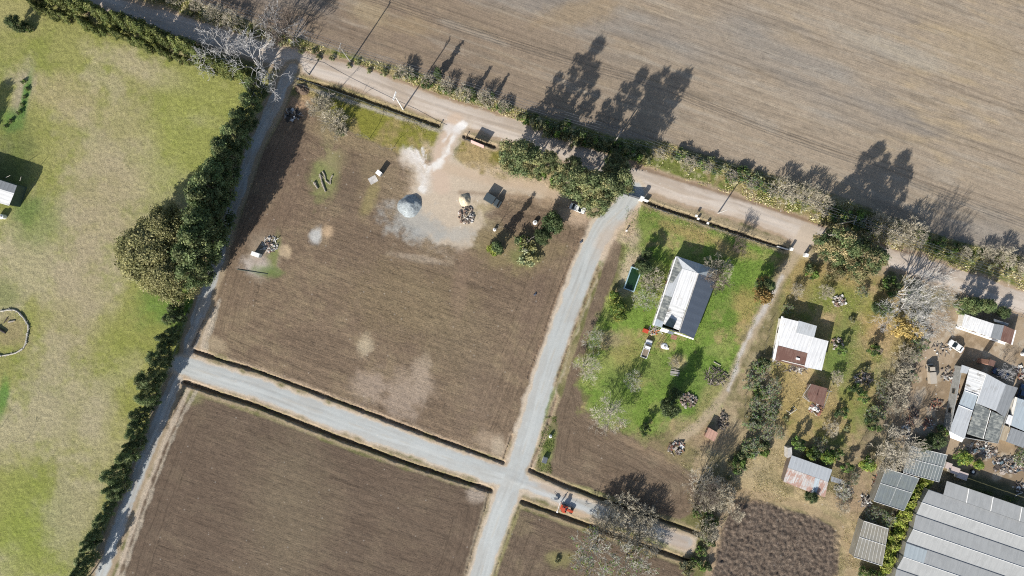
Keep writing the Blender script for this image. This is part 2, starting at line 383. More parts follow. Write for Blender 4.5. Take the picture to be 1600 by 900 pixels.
# green lawn round the long house
LW = P(978,318, 1010,322, 1120,352, 1228,392, 1200,450, 1180,500, 1160,560, 1122,635, 1085,672, 1010,692, 960,675, 925,650, 905,600, 918,540, 945,475, 968,420, 975,370)
lb = mixn(c(152, 162, 90), c(126, 152, 68), sstep(.42, .6, N6)); lb = mixn(lb, c(176, 160, 110), sstep(.56, .72, fbm(X, Y, 6, 93, 5, .7))*.9)
sl, d = poly_sdf(LW, 6); put(sl, 1-sstep(-1.2, 1.2, d+EDGE[sl]*5+(N6[sl]-.5)*5), lb[sl], g=1, f=0, s=0, idn=8)
for a_ in ((1040,350,50,10,c(106,133,61),18,.7),(1080,365,60,8,c(190,160,112),18,.6),(1150,395,35,10,c(190,164,116),10,.7),(1140,460,24,60,c(110,140,60),20,.7),(1080,600,50,50,c(104,137,58),0,.6),(1165,480,18,30,c(188,158,108),0,.6),
           (985,420,16,36,c(208,188,160),18,.9),(1030,580,30,30,c(119,141,68),0,.5),(960,620,28,40,c(110,138,63),0,.6),(975,545,26,26,c(160,146,92),0,.6),(955,530,20,14,c(178,160,128),0,.6),(1000,365,30,26,c(119,136,67),0,.5),(985,370,14,12,c(192,172,148),0,.7),
           (1060,565,12,12,c(196,172,132),0,.7),(1080,630,20,20,c(108,139,58),0,.8),(1090,680,60,22,c(172,150,120),10,.7),(1020,700,60,16,c(160,138,112),22,.6),(1060,700,20,18,c(150,140,96),0,.5),(1110,625,14,40,c(186,164,122),30,.5)):
    blob(a_[0], a_[1], a_[2], a_[3], a_[4], a_[5], a_[6], .55, .6)
# grass parcel beside the entrance, top of field 1
GE = P(462,118, 560,150, 690,197, 684,225, 655,250, 620,240, 560,212, 510,178, 470,150)
sl, d = poly_sdf(GE); gb = mixn(c(140, 138, 62), c(162, 146, 96), sstep(.42, .62, fbm(X, Y, 5, 95, 4)))
put(sl, 1-sstep(-.6, .6, d+EDGE[sl]*1.4), gb[sl], f=0, g=1, idn=15)
GE2 = P(722,212, 775,232, 860,262, 900,300, 860,300, 790,285, 735,268, 712,245)
sl, d = poly_sdf(GE2); put(sl, 1-sstep(-.5, .5, d+EDGE[sl]*1.2), mixn(c(176, 156, 112), c(140, 132, 66), sstep(.45, .6, N6[sl])), f=0, g=1, idn=15)
for a_ in ((500,165,16,16,c(150,142,112),0,.8),(470,165,16,20,c(192,160,128),30,.7),(520,200,20,24,c(150,144,108),20,.7),(560,225,90,12,c(162,144,112),20,.6)): blob(a_[0],a_[1],a_[2],a_[3],a_[4],a_[5],a_[6],.5,.6)
# worked ground and marks inside field 1
for a_ in ((508,278,22,34,c(142,148,92),12,.9,0),(525,252,20,16,c(160,148,112),10,.6,.2),(560,275,28,40,c(122,104,82),20,.5,.6),(585,268,24,22,c(148,132,104),0,.5,.4),(578,310,10,30,c(156,144,98),20,.7,.3),(545,290,18,38,c(120,104,88),10,.6,.6),
           (412,398,24,38,c(182,168,146),15,.75,0),(428,395,8,34,c(128,140,78),12,.8,0),(398,415,20,14,c(204,194,184),15,.8,0),(420,425,24,8,c(109,132,70),8,.7,0),(495,368,9,15,c(205,205,200),10,.85,0),(511,364,9,11,c(210,182,148),0,.85,0),(446,392,9,10,c(214,192,158),30,.85,0),
           (640,255,20,9,c(214,196,176),20,.7,0),(655,270,14,40,c(214,192,166),15,.6,.1),(690,340,60,45,c(190,176,156),0,.85,.15),(655,340,50,30,c(182,178,168),10,.5,.1),(690,300,50,40,c(206,184,158),0,.85,.1),
           (690,358,14,10,c(150,126,102),0,.7,.1),(665,358,18,10,c(176,182,184),0,.8,0),(715,365,22,12,c(192,186,176),0,.6,0),(760,290,90,16,c(205,184,158),6,.85,.1),(820,280,60,14,c(200,180,150),12,.8,.1),(800,300,60,10,c(184,160,130),6,.6,.2),
           (655,404,40,6,c(184,168,148),10,.7,.3),(570,540,13,16,c(196,180,152),10,.85,.4),(578,605,22,26,c(178,160,142),0,.75,.5),(660,595,16,34,c(186,168,148),4,.75,.5),(632,625,26,26,c(180,162,144),20,.7,.5),(645,600,38,22,c(172,154,134),20,.5,.5),
           (560,602,18,18,c(165,147,127),0,.4,.5),(765,690,26,14,c(186,166,142),20,.6,.1),(780,700,12,16,c(196,180,156),0,.7,.1),(330,535,24,10,c(190,172,142),25,.7,.1),(900,335,24,16,c(206,182,156),0,.8,.1),(870,320,40,9,c(200,176,146),15,.7,.1),
           (640,470,90,60,c(150,134,100),10,.35,.9),(720,540,60,60,c(146,132,104),0,.3,.9),(810,395,60,30,c(158,144,104),0,.6,.4),(760,370,30,24,c(150,136,100),0,.6,.4),(720,440,12,60,c(150,128,108),8,.5,.3),(820,400,24,14,c(117,133,74),0,.5,0),
           (430,300,40,90,c(128,108,92),15,.45,.5),(745,620,30,60,c(140,122,104),15,.4,.4),(835,470,14,90,c(132,112,96),18,.4,.6),(735,340,18,18,c(172,160,120),0,.7,0),(750,320,20,10,c(188,172,130),0,.5,0)):
    blob(a_[0], a_[1], a_[2], a_[3], a_[4], a_[5], a_[6], .5, .7, f=a_[7])
blob(745, 768, 16, 14, c(190, 176, 160), 20, .7, .5, .7); blob(300, 622, 16, 10, c(150, 150, 100), 20, .6, .5, .6)
for q in ((455,800,60,110,c(144,131,106),0,.4),(640,790,60,60,c(120,104,88),0,.4),(330,690,40,60,c(118,102,86),0,.35)): blob(*q[:5], q[5], q[6], .7, .7)
blob(875, 873, 20, 12, c(150, 146, 96), 0, .7, .6, .5, f=0)

# roads and lanes
def road(pts, w, rgbs, idn, vw=None, vrgb=None, rough=.75, feather=.3, s=.5, crown=.05):
    if vw: line(pts, vw, vrgb, .5, .7, g=.3, f=0, s=.7)
    sl, d, sd, al_ = line_sdf(pts, w+3)
    al = 1-sstep(w/2-feather, w/2+feather, d+EDGE[sl]*rough*2+EDGE2[sl]*.3)
    n = fbm(al_*.12, sd, .9, idn+3, 4)*.5+fbm(al_, sd, 5, idn+9, 4)*.5
    b = mixn(rgbs[0], rgbs[1], sstep(.38, .62, n)); b = mixn(b, rgbs[2], sstep(.52, .66, fbm(al_*.08, sd, 1.3, idn+20, 3))*.7)
    b = mixn(b, rgbs[1], sstep(.5, 1.0, d/(w/2))*.4)
    rut = np.exp(-((np.abs(sd+(fbm(al_, sd*0, 9, idn+40, 2)-.5)*.8)-.85)/.28)**2)*(.35+.65*sstep(.4, .6, fbm(al_, sd, 7, idn+50, 2)))
    b = b*(1-.13*rut[..., None]); b = mixn(b, c(190, 170, 140), np.exp(-(sd/.22)**2)*.22*sstep(.45, .6, fbm(al_, sd*0, 5, idn+60, 3)))
    put(sl, al, b, f=0, g=0, s=s, idn=idn)
    Z[sl] -= al*rut*.03
    Z[sl] += al*crown*(1-np.clip(d/(w/2), 0, 1)**2)
    k = al > .3; q = FV[sl]; q[k] = sd[k]*2+900; FV[sl] = q; q = FU[sl]; q[k] = al_[k]; FU[sl] = q
GC = (c(200, 203, 199), c(194, 194, 188), c(208, 211, 207)); SV = c(214, 198, 176)
LL = P(458,108, 440,138, 420,180, 396,228, 378,280, 360,335, 341,398, 326,450, 308,500, 292,560, 271,602, 242,675, 198,787, 158,900, 118,1000)
RR = P(-60,-80, 100,-10, 200,20, 330,55, 430,84, 500,106, 560,121, 600,137, 640,153, 700,174, 760,192, 810,206, 900,240, 980,272, 1060,298, 1150,323, 1200,342, 1260,363, 1340,386, 1400,403, 1500,439, 1570,464, 1640,486, 1800,535)
line(P(462,112, 560,140, 690,188), 2.6, c(150, 138, 88), .5, .5, g=1, idn=14); line(P(1010,312, 1230,385), 3.4, c(172, 156, 126), .6, .5, g=.9, idn=14)
line(P(465,133, 560,163, 690,205), .9, c(188, 180, 162), .4, .5, g=1)
road(RR, 5.4, (c(214, 200, 184), c(200, 184, 166), c(224, 212, 198)), 9, 7.6, c(186, 164, 138), crown=.1)
line(P(480,82, 560,100, 640,131, 700,154, 780,178), .5, c(140, 118, 98), .3, .3, .6); line(P(985,258, 1060,281, 1150,308, 1200,324, 1340,371, 1420,395), .9, c(142, 118, 94), .4, .4, .8)
road(LL, 3.1, (c(194, 198, 196), c(186, 180, 170), c(208, 211, 208)), 10, 5.6, c(176, 158, 132))
line([(x+2.6, y-.9) for x, y in P(320,480, 305,520, 292,575, 262,640, 240,690, 203,787, 165,900, 125,1000)], 1.2, SV, .4, .5, .8); 
line([(x+4.0, y-1.4) for x, y in P(320,460, 300,525, 285,600, 262,640, 240,690, 203,787, 165,900, 125,1000)], 1.0, c(196, 184, 164), .3, .8, .7, g=1)
CC = P(284,570, 340,588, 400,606, 500,644, 560,666, 640,694, 720,723, 790,745, 812,752)
MM = P(988,300, 972,327, 948,350, 935,372, 921,400, 903,450, 882,505, 861,562, 845,615, 828,672, 806,742, 782,800, 765,850, 750,900, 712,1000)
EE = P(800,750, 835,762, 870,776, 930,798, 1000,822, 1040,838, 1074,848)
for p_, w_ in ((EE, 5.6), (CC, 6.7), (MM, 7.6)): line(p_, w_, SV, .6, 1.1, g=.3, f=0, s=.7)
road(EE, 3.1, (c(196, 200, 198), c(194, 190, 180), c(206, 208, 206)), 11)
road(CC, 5.0, GC, 11); road(MM, 5.4, GC, 11)
blob(1060, 845, 26, 12, c(186, 160, 136), 20, .6, .6, .5); blob(870, 768, 30, 6, c(206, 182, 156), 20, .6); blob(900,800,30,5,c(204,176,144),20,.6); blob(940,775,50,5,c(120,141,71),20,.7); blob(1000,840,50,6,c(140,150,70),20,.7,.6,.7); blob(990,842,30,4,c(192,156,122),20,.5)
# entrance drive
ED = P(712,190, 700,215, 690,240, 684,262, 690,290)
poly(P(700,186, 738,194, 724,214, 709,244, 732,266, 790,284, 850,296, 848,308, 790,302, 742,318, 752,352, 735,380, 705,388, 665,372, 626,340, 640,305, 640,272, 628,240, 652,236, 672,258, 684,232, 694,205), c(210, 194, 172), 1.0, 2.2, .85, f=.05, g=.15, s=.8)
blob(650, 350, 40, 26, c(176, 176, 170), 10, .7, .5, 1.0); blob(715, 366, 26, 12, c(184, 182, 174), 0, .6, .5, 1.0)
poly(P(708,188, 732,194, 714,216, 704,245, 684,264, 672,300, 652,306, 646,276, 628,238, 652,238, 670,256, 686,228), c(226, 214, 198), 1.4, 2.8, .6)
line(ED, 4.6, c(214, 192, 170), 1.0, .6, f=0, g=0, s=.4, idn=16)
for k_ in range(9): line(P(664,262, 640+k_*3.2,232+(k_%3)*5), .5, c(246, 242, 236), .2, .8, .8)
line(P(722,196, 706,215, 700,235, 690,250, 668,262, 662,280, 658,296), 1.5, c(248, 244, 236), .7, 2.2, .9); line(P(728,194, 704,206, 694,222), .9, c(248, 244, 238), .5, 1.8, .8); line(P(645,240, 652,258, 664,282), 3.0, c(230, 222, 212), 1.0, 2.2, .75); blob(705,202,16,8,c(236,230,222),20,.7)
line(P(700,262, 760,282, 830,290, 900,318), 2.6, c(208, 186, 160), 1.0, .6, .8, f=0, g=0)
line(P(720,300, 800,306, 880,322), 1.0, c(150, 128, 106), .5, .6, .6, f=.2)
blob(950, 375, 16, 30, c(208, 184, 158), 30, .5, .6, .6); blob(978, 360, 14, 20, c(206, 184, 158), 20, .6, .5, .6); blob(987, 345, 8, 22, c(206, 180, 150), 20, .6)
# driveway of the second gate
line(P(1262,362, 1250,385, 1236,408, 1222,432, 1208,460, 1190,490, 1175,520, 1160,552, 1148,580, 1135,612, 1118,635, 1095,662, 1060,690), 2.4, c(192, 174, 146), .7, .7, .85, g=.4, f=0, idn=16)
line(P(1262,362, 1252,384), 4.6, c(208, 192, 172), .5, .3, f=0, g=0, idn=16)
line(P(1222,432, 1208,456, 1190,490, 1172,520, 1156,556, 1148,585, 1138,610), 1.0, c(210, 204, 196), .5, .8, .85)
line(P(1150,790, 1128,800, 1118,850, 1105,905), 1.6, c(178, 156, 128), .6, .5, .8, g=.3)
line(P(1130,775, 1180,772, 1250,790, 1310,818, 1330,860, 1326,905), 2.6, c(176, 154, 122), .8, .6, .7, g=.4)
line(P(1470,480, 1450,520, 1435,560, 1400,610, 1385,650), 3.0, c(176, 156, 134), 1.0, .7, .5)
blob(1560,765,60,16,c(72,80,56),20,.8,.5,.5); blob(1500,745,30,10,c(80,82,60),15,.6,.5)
line(P(938,410, 923,450, 903,505, 883,560, 866,610, 850,665, 836,715), .7, c(122, 134, 70), .4, .8, .8, g=1)
blob(858, 700, 9, 34, c(136, 146, 84), 12, .85, .5, .6, g=1, f=0); blob(845,745,20,6,c(198,176,150),20,.6)

# ditches: real cuts in the ground
def ditch(pts, w, dep, edge_rgb=None):
    sl, d, sd, al_ = line_sdf(pts, w+2)
    prof = 1-sstep(w*.25, w*.6, d+EDGE2[sl]*.35+EDGE[sl]*.55+(N6[sl]-.5)*.4)
    Z[sl] -= prof*dep*(.85+.5*EDGE[sl]); put(sl, prof*.85, c(96, 82, 66), f=0)
    put(sl, (1-sstep(.1, .8, np.abs(d-w*.85)+EDGE2[sl]))*.6, edge_rgb or c(190, 168, 142))
ditch(P(303,548, 350,564, 400,579, 500,616, 600,654, 690,688, 786,722), .95, .9)
ditch(P(287,597, 340,615, 400,634, 520,681, 640,725, 766,766), 1.25, 1.1)
ditch(P(466,122, 520,138, 570,155, 630,177, 686,196), 1.0, .9, c(160, 148, 108)); ditch(P(726,213, 750,221, 772,229), 1.0, .9)
ditch(P(1008,315, 1060,333, 1110,349, 1160,366, 1226,388), 1.1, 1.0, c(176, 160, 128))
ditch(P(829,735, 880,757, 940,780, 1000,802, 1060,822, 1098,836), 1.05, 1.0, c(170, 152, 122)); ditch(P(816,784, 850,796, 900,814, 960,836, 1020,857, 1082,879), 1.1, 1.0, c(184, 162, 134))
ditch(P(828,733, 848,685, 870,620), .45, .4); ditch(P(786,718, 800,680), .5, .4); ditch(P(812,790, 796,830, 778,880, 766,920), .4, .35, c(160,150,110)); ditch(P(764,772, 748,830, 728,895), .35, .3, c(176,160,134))
ditch(P(300,540, 318,500), .4, .3); ditch(P(907,365, 895,400, 870,460, 850,520, 825,590), .3, .22, c(150, 128, 106)); ditch(P(935,418, 915,470, 895,520, 868,600), .3, .25, c(160,140,110))
ditch(P(1418,703, 1412,700), .2, .1)

# relief of worked soil and grass
Z += fur*((fbm(FU*.1, FV, .9, 101, 2)-.5)*.10+(fbm(X, Y, .8, 103, 2)-.5)*.13)
Z += grs*(fbm(X, Y, .7, 105, 2)-.5)*.16
bd = np.minimum.reduce([X-gx[0], gx[-1]-X, Y-gy[0], gy[-1]-Y]); Z *= np.clip(bd/3, 0, 1)
col *= (1+(.28*N1-.14)*np.clip(.25+grs+fur, 0, 1))[..., None]

def mat_ground():
    m = bpy.data.materials.new('ground_surface'); nt, out = nodes(m)
    b = N(nt, 'BsdfPrincipled'); b.inputs['Roughness'].default_value = 0.95; b.inputs['Specular IOR Level'].default_value = 0.15
    A = N(nt, 'Attribute', attribute_name='Col'); K_ = N(nt, 'Attribute', attribute_name='Msk'); F = N(nt, 'Attribute', attribute_name='Fv')
    sp = N(nt, 'SeparateColor'); nt.links.new(K_.outputs[0], sp.inputs[0]); FUR, GRS, STN = sp.outputs
    mp = N(nt, 'Mapping'); mp.inputs['Scale'].default_value = (0.13, 1.3, 1); nt.links.new(F.outputs[1], mp.inputs[0])
    n1 = N(nt, 'TexNoise', Scale=1.9, Detail=5.0, Roughness=0.8); nt.links.new(mp.outputs[0], n1.inputs['Vector'])
    tc = N(nt, 'TexCoord')
    n2 = N(nt, 'TexNoise', Scale=1.1, Detail=8.0, Roughness=0.75); nt.links.new(tc.outputs['Object'], n2.inputs['Vector'])
    n3 = N(nt, 'TexNoise', Scale=3.0, Detail=5.0, Roughness=0.9); nt.links.new(tc.outputs['Object'], n3.inputs['Vector'])
    vo = N(nt, 'TexVoronoi', Scale=1.1); nt.links.new(tc.outputs['Object'], vo.inputs['Vector'])
    # brightness factors
    crk = mth(nt, 'MULTIPLY', ramp(nt, n1.outputs[0], 0.42, 0.33), mth(nt, 'MULTIPLY', FUR, 0.42))
    kf = mth(nt, 'SUBTRACT', mth(nt, 'MULTIPLY', mth(nt, 'SUBTRACT', n1.outputs[0], 0.5), mth(nt, 'MULTIPLY', FUR, 0.75)), crk)
    kg = mth(nt, 'MULTIPLY', mth(nt, 'SUBTRACT', n3.outputs[0], 0.5), mth(nt, 'MULTIPLY_ADD', GRS, 1.5)); kg.node.inputs[1].default_value = 1.0
    g2 = mth(nt, 'ADD', mth(nt, 'ADD', mth(nt, 'MULTIPLY', GRS, 2.9), 0.45), mth(nt, 'MULTIPLY', FUR, 1.5))
    kg = mth(nt, 'MULTIPLY', mth(nt, 'SUBTRACT', n3.outputs[0], 0.5), g2)
    k2 = mth(nt, 'MULTIPLY', mth(nt, 'SUBTRACT', n2.outputs[0], 0.5), mth(nt, 'ADD', mth(nt, 'MULTIPLY', mth(nt, 'ADD', GRS, mth(nt, 'MULTIPLY', FUR, 0.4)), 0.6), 0.2))
    k = mth(nt, 'ADD', mth(nt, 'ADD', mth(nt, 'ADD', kf, kg), k2), 1.0)
    k = mth(nt, 'MAXIMUM', k, 0.25)
    cc = mixc(nt, 1.0, A.outputs[0], k, 'MULTIPLY')
    # stubble / straw bits on worked soil, pale stones
    st = mth(nt, 'MULTIPLY', ramp(nt, n3.outputs[0], 0.6, 0.74), mth(nt, 'MULTIPLY', FUR, 0.22), True)
    cc = mixc(nt, st, cc, c(206, 190, 150))
    sc_ = N(nt, 'SeparateColor'); nt.links.new(vo.outputs['Color'], sc_.inputs[0])
    sn = mth(nt, 'MULTIPLY', mth(nt, 'LESS_THAN', vo.outputs['Distance'], 0.24), mth(nt, 'MULTIPLY', mth(nt, 'GREATER_THAN', sc_.outputs[0], 0.965), STN), True)
    cc = mixc(nt, mth(nt, 'MULTIPLY', sn, 0.9), cc, c(226, 220, 208))
    nt.links.new(cc, b.inputs['Base Color'])
    hh = mth(nt, 'ADD', mth(nt, 'MULTIPLY', n1.outputs[0], mth(nt, 'MULTIPLY', FUR, 0.9)), mth(nt, 'MULTIPLY', n3.outputs[0], mth(nt, 'ADD', mth(nt, 'MULTIPLY', GRS, 0.5), 0.12)))
    bp = N(nt, 'Bump', Strength=0.55, Distance=0.35); nt.links.new(hh, bp.inputs['Height']); nt.links.new(bp.outputs[0], b.inputs['Normal'])
    nt.links.new(b.outputs[0], out.inputs[0]); return m
M['ground'] = mat_ground()
NAMES = {0: 'ground', 1: 'pasture', 2: 'crop_field', 3: 'bare_field', 4: 'ploughed_field', 5: 'tilled_field', 6: 'clod_field', 7: 'soil_strip', 8: 'lawn', 9: 'dirt_road',
         10: 'gravel_lane', 11: 'estate_road', 12: 'yard', 13: 'dirt_yard', 14: 'road_verge', 15: 'grass_strip', 16: 'driveway'}
vid = np.arange(ny*nx).reshape(ny, nx); cell = ids[:-1, :-1]
Vall = np.stack([X, Y, Z], -1).reshape(-1, 3)
def fill_mesh(name, V, Fq, ca_, mk_, fv_):
    me = bpy.data.meshes.new(name)
    me.vertices.add(len(V)); me.vertices.foreach_set('co', V.astype(np.float32).ravel())
    me.loops.add(len(Fq)*4); me.loops.foreach_set('vertex_index', Fq.astype(np.int32).ravel())
    me.polygons.add(len(Fq)); me.polygons.foreach_set('loop_start', np.arange(0, len(Fq)*4, 4, dtype=np.int32))
    me.polygons.foreach_set('use_smooth', np.ones(len(Fq), bool))
    me.update(calc_edges=True)
    a = me.attributes.new('Col', 'FLOAT_COLOR', 'POINT'); a.data.foreach_set('color', np.concatenate([ca_, np.ones((len(V), 1))], 1).astype(np.float32).ravel())
    a = me.attributes.new('Msk', 'FLOAT_COLOR', 'POINT'); a.data.foreach_set('color', np.concatenate([mk_, np.ones((len(V), 1))], 1).astype(np.float32).ravel())
    a = me.attributes.new('Fv', 'FLOAT_VECTOR', 'POINT'); a.data.foreach_set('vector', fv_.astype(np.float32).ravel())
    return me
Call = np.clip(col.reshape(-1, 3), 0.01, .85); Mall = np.stack([fur, grs, stn], -1).reshape(-1, 3); Fall = np.stack([FU, FV, FU*0], -1).reshape(-1, 3)
for k, nm in NAMES.items():
    jj, ii = np.nonzero(cell == k)
    if len(jj) == 0: continue
    q = np.stack([vid[jj, ii], vid[jj, ii+1], vid[jj+1, ii+1], vid[jj+1, ii]], -1)
    u, inv = np.unique(q, return_inverse=True); q = inv.reshape(-1, 4)
    me = fill_mesh(nm, Vall[u], q, Call[u], Mall[u], Fall[u])
    o = link(nm, me, M['ground']); o['kind'] = 'structure'
# the land beyond, one ring to the horizon
R0 = (gx[0], gy[0], gx[-1], gy[-1]); rv = [(R0[0], R0[1], 0), (R0[2], R0[1], 0), (R0[2], R0[3], 0), (R0[0], R0[3], 0)]
rv += [(-2500, -2500, 0), (2500, -2500, 0), (2500, 2500, 0), (-2500, 2500, 0)]
rq = np.array([(0, 4, 5, 1), (1, 5, 6, 2), (2, 6, 7, 3), (3, 7, 4, 0)])
V = np.array(rv, float); me = fill_mesh('surrounding_land', V, rq, np.tile(np.array([c(150, 142, 100)]), (8, 1)), np.tile(np.array([[.3, .6, 0]]), (8, 1)), V*np.array([1, 1, 0]))
o = link('surrounding_land', me, M['ground']); o['kind'] = 'structure'

def gz(x, y):
    i = int(round((x-gx[0])/G)); j = int(round((y-gy[0])/G))
    return float(Z[j, i]) if 0 <= i < nx and 0 <= j < ny else 0.0
# ------------------------------------------------------------------ plants
def leaf_cloud(centers, radii, per, size, cols, r, flat=0.75, droop=0.0, up=0.35):
    """many small leaf-clump faces filled through ball-shaped sprays"""
    V = []; F = []; Cc = []; base = 0
    outv, outc = [], []
    for (cx, cy, cz), R, n, cl in zip(centers, radii, per, cols):
        d = r.normal(size=(n, 3)); d /= np.linalg.norm(d, axis=1)[:, None]
        rad = R*(r.random(n)**0.5*(1+.25*r.standard_normal(n).clip(-1,2.2)))[:, None]
        p = d*rad*np.array([1, 1, flat])+np.array([cx, cy, cz])
        p[:, 2] -= droop*(rad[:, 0])
        nrm = d*0.6+r.normal(size=(n, 3))*0.6+np.array([0, 0, up]); nrm /= np.linalg.norm(nrm, axis=1)[:, None]
        t = np.cross(nrm, r.normal(size=(n, 3))); t /= np.linalg.norm(t, axis=1)[:, None]; b = np.cross(nrm, t)
        s = size*(0.6+0.8*r.random(n))[:, None]; e = s*(0.45+0.3*r.random(n))[:, None]
        q = np.stack([p-t*s, p-b*e, p+t*s, p+b*e], 1).reshape(-1, 3)
        outv.append(q)
        k = (0.8+0.4*r.random(n))[:, None]
        outc.append(np.repeat(np.clip(np.array(cl)*(k if size > .205 or size < .195 else .85+.3*r.random(n)[:, None]), 0, .8), 4, axis=0))
    v = np.concatenate(outv); cc = np.concatenate(outc)
    f = np.arange(len(v)).reshape(-1, 4)
    return v, f, cc
def raw_mesh(name, v, f, cc, smooth=False):
    me = bpy.data.meshes.new(name)
    me.vertices.add(len(v)); me.vertices.foreach_set('co', np.asarray(v, np.float32).ravel())
    n = f.shape[1]; me.loops.add(len(f)*n); me.loops.foreach_set('vertex_index', f.astype(np.int32).ravel())
    me.polygons.add(len(f)); me.polygons.foreach_set('loop_start', np.arange(0, len(f)*n, n, dtype=np.int32))
    if smooth: me.polygons.foreach_set('use_smooth', np.ones(len(f), bool))
    me.update(calc_edges=True)
    a = me.attributes.new('Col', 'FLOAT_COLOR', 'POINT'); a.data.foreach_set('color', np.concatenate([cc, np.ones((len(v), 1))], 1).astype(np.float32).ravel())
    return me

def branches(mb, p, d, L, r0, depth, rr, spread=0.6, nb=(3, 4), shrink=0.68, up=0.15, cols=((.3, .27, .24), (.3, .27, .24)), tips=None, kink=.15, minr=0.028, total=None):
    total = total or depth
    col_ = tuple(cols[0][i]*(depth/total)+cols[1][i]*(1-depth/total) for i in range(3))
    seg = 3 if depth >= total-1 else 2
    q = Vector(p); dd = Vector(d).normalized(); r = r0
    pts = [q.copy()]
    for s in range(seg):
        dd = (dd+Vector((rr.gauss(0, kink), rr.gauss(0, kink), rr.gauss(0, kink*.6)+up*.15))).normalized()
        q2 = q+dd*(L/seg); r2 = max(minr, r*(0.82 if depth > 1 else .7))
        mb.tube(q, q2, r, r2, n=5 if depth >= total-1 else (4 if depth > 1 else 3), col=col_, caps=False)
        q = q2; r = r2; pts.append(q.copy())
    if depth <= 0:
        if tips is not None: tips.append(q)
        return
    n = rr.randint(*nb)
    for i in range(n):
        t = pts[-1] if i < n-1 or depth == total else pts[-2]
        o = dd.orthogonal().normalized(); o.rotate(Matrix.Rotation(rr.uniform(0, 6.28)+i*6.28/n, 3, dd))
        nd = (dd*(1-spread*.35)+o*spread*rr.uniform(.6, 1.25)+Vector((0, 0, up))).normalized()
        branches(mb, t, nd, L*shrink*rr.uniform(.75, 1.2), r*.72, depth-1, rr, spread, nb, shrink, up, cols, tips, kink, minr, total)

def leafy_tree(name, seed, h, R, z0, shape, ncl, rcl, per, leaf, cset, trunk_r=.22, flat=.8, bark=(.16, .13, .1)):
    """tapered trunk with limbs that reach into the crown; crown = sprays of leaf faces filling a shape"""
    rr = random.Random(seed); r = np.random.default_rng(seed)
    root = thing(name, None, None, (0, 0, 0))
    mb = MB(); top = h*(.9 if shape in ('column', 'cone') else .6)
    segs = 6; p = Vector((0, 0, -.3)); lean = Vector((rr.uniform(-.04, .04), rr.uniform(-.04, .04), 0))
    line_ = []
    for i in range(segs):
        q = Vector((0, 0, -.3+(top+.3)*(i+1)/segs))+lean*top*(i+1)/segs+Vector((rr.uniform(-.1, .1), rr.uniform(-.1, .1), 0))*R*.2
        mb.tube(p, q, trunk_r*(1-.8*i/segs), trunk_r*(1-.8*(i+1)/segs), n=7, col=bark, caps=False); line_.append(q); p = q
    cs, rs, ns, cl = [], [], [], []
    for k in range(ncl):
        u = rr.random()
        z = z0+(h-z0)*u
        if shape == 'cone': w = R*(1-u)**.75
        elif shape == 'column': w = R*math.sin(math.pi*min(1, .18+.8*u))**.7
        elif shape == 'dome':
            th = rr.random(); z = z0+(h-z0)*math.sqrt(th); w = R*math.sqrt(max(0, 1-((z-z0)/(h-z0))**2*.95))
        else: w = R*math.sin(math.pi*min(.98, .1+.85*u))**.6
        a = rr.uniform(0, 6.283); q = (w-rcl*.4)*math.sqrt(rr.uniform(.25, 1)) if w > rcl*.4 else 0
        pos = Vector((q*math.cos(a), q*math.sin(a), z-(rcl*.3)))+Vector(line_[min(segs-1, int(segs*min(.99, z/top)))])*Vector((1, 1, 0)) if False else Vector((q*math.cos(a)+lean.x*z, q*math.sin(a)+lean.y*z, z))
        s = rr.uniform(.65, 1.25)*rcl*(1-.35*u if shape == 'cone' else 1)
        cs.append(tuple(pos)); rs.append(s); ns.append(int(per*(s/rcl)**2)); base = rr.choice(cset); kk = rr.uniform(.62, 1.4) if shape != 'dome' else rr.uniform(.78, 1.18)
        cl.append(tuple(x*kk for x in base))
        if k % 3 == 0:
            j = min(segs-1, max(0, int(segs*min(.95, pos.z*.7/top)))); st = line_[j]
            mid = st.lerp(pos, .5)+Vector((0, 0, -.15*R*.3)); mb.tube(st, mid, trunk_r*.3, trunk_r*.16, n=4, col=bark, caps=False); mb.tube(mid, pos, trunk_r*.16, trunk_r*.06, n=4, col=bark, caps=False)
    mb.build('trunk', M['bark'], root, cols=True)
    v, f, cc = leaf_cloud(cs, rs, ns, leaf, cl, r, flat)
    link('crown', raw_mesh('crown', v, f, cc), M['leaf'], root)
    register(root); return root

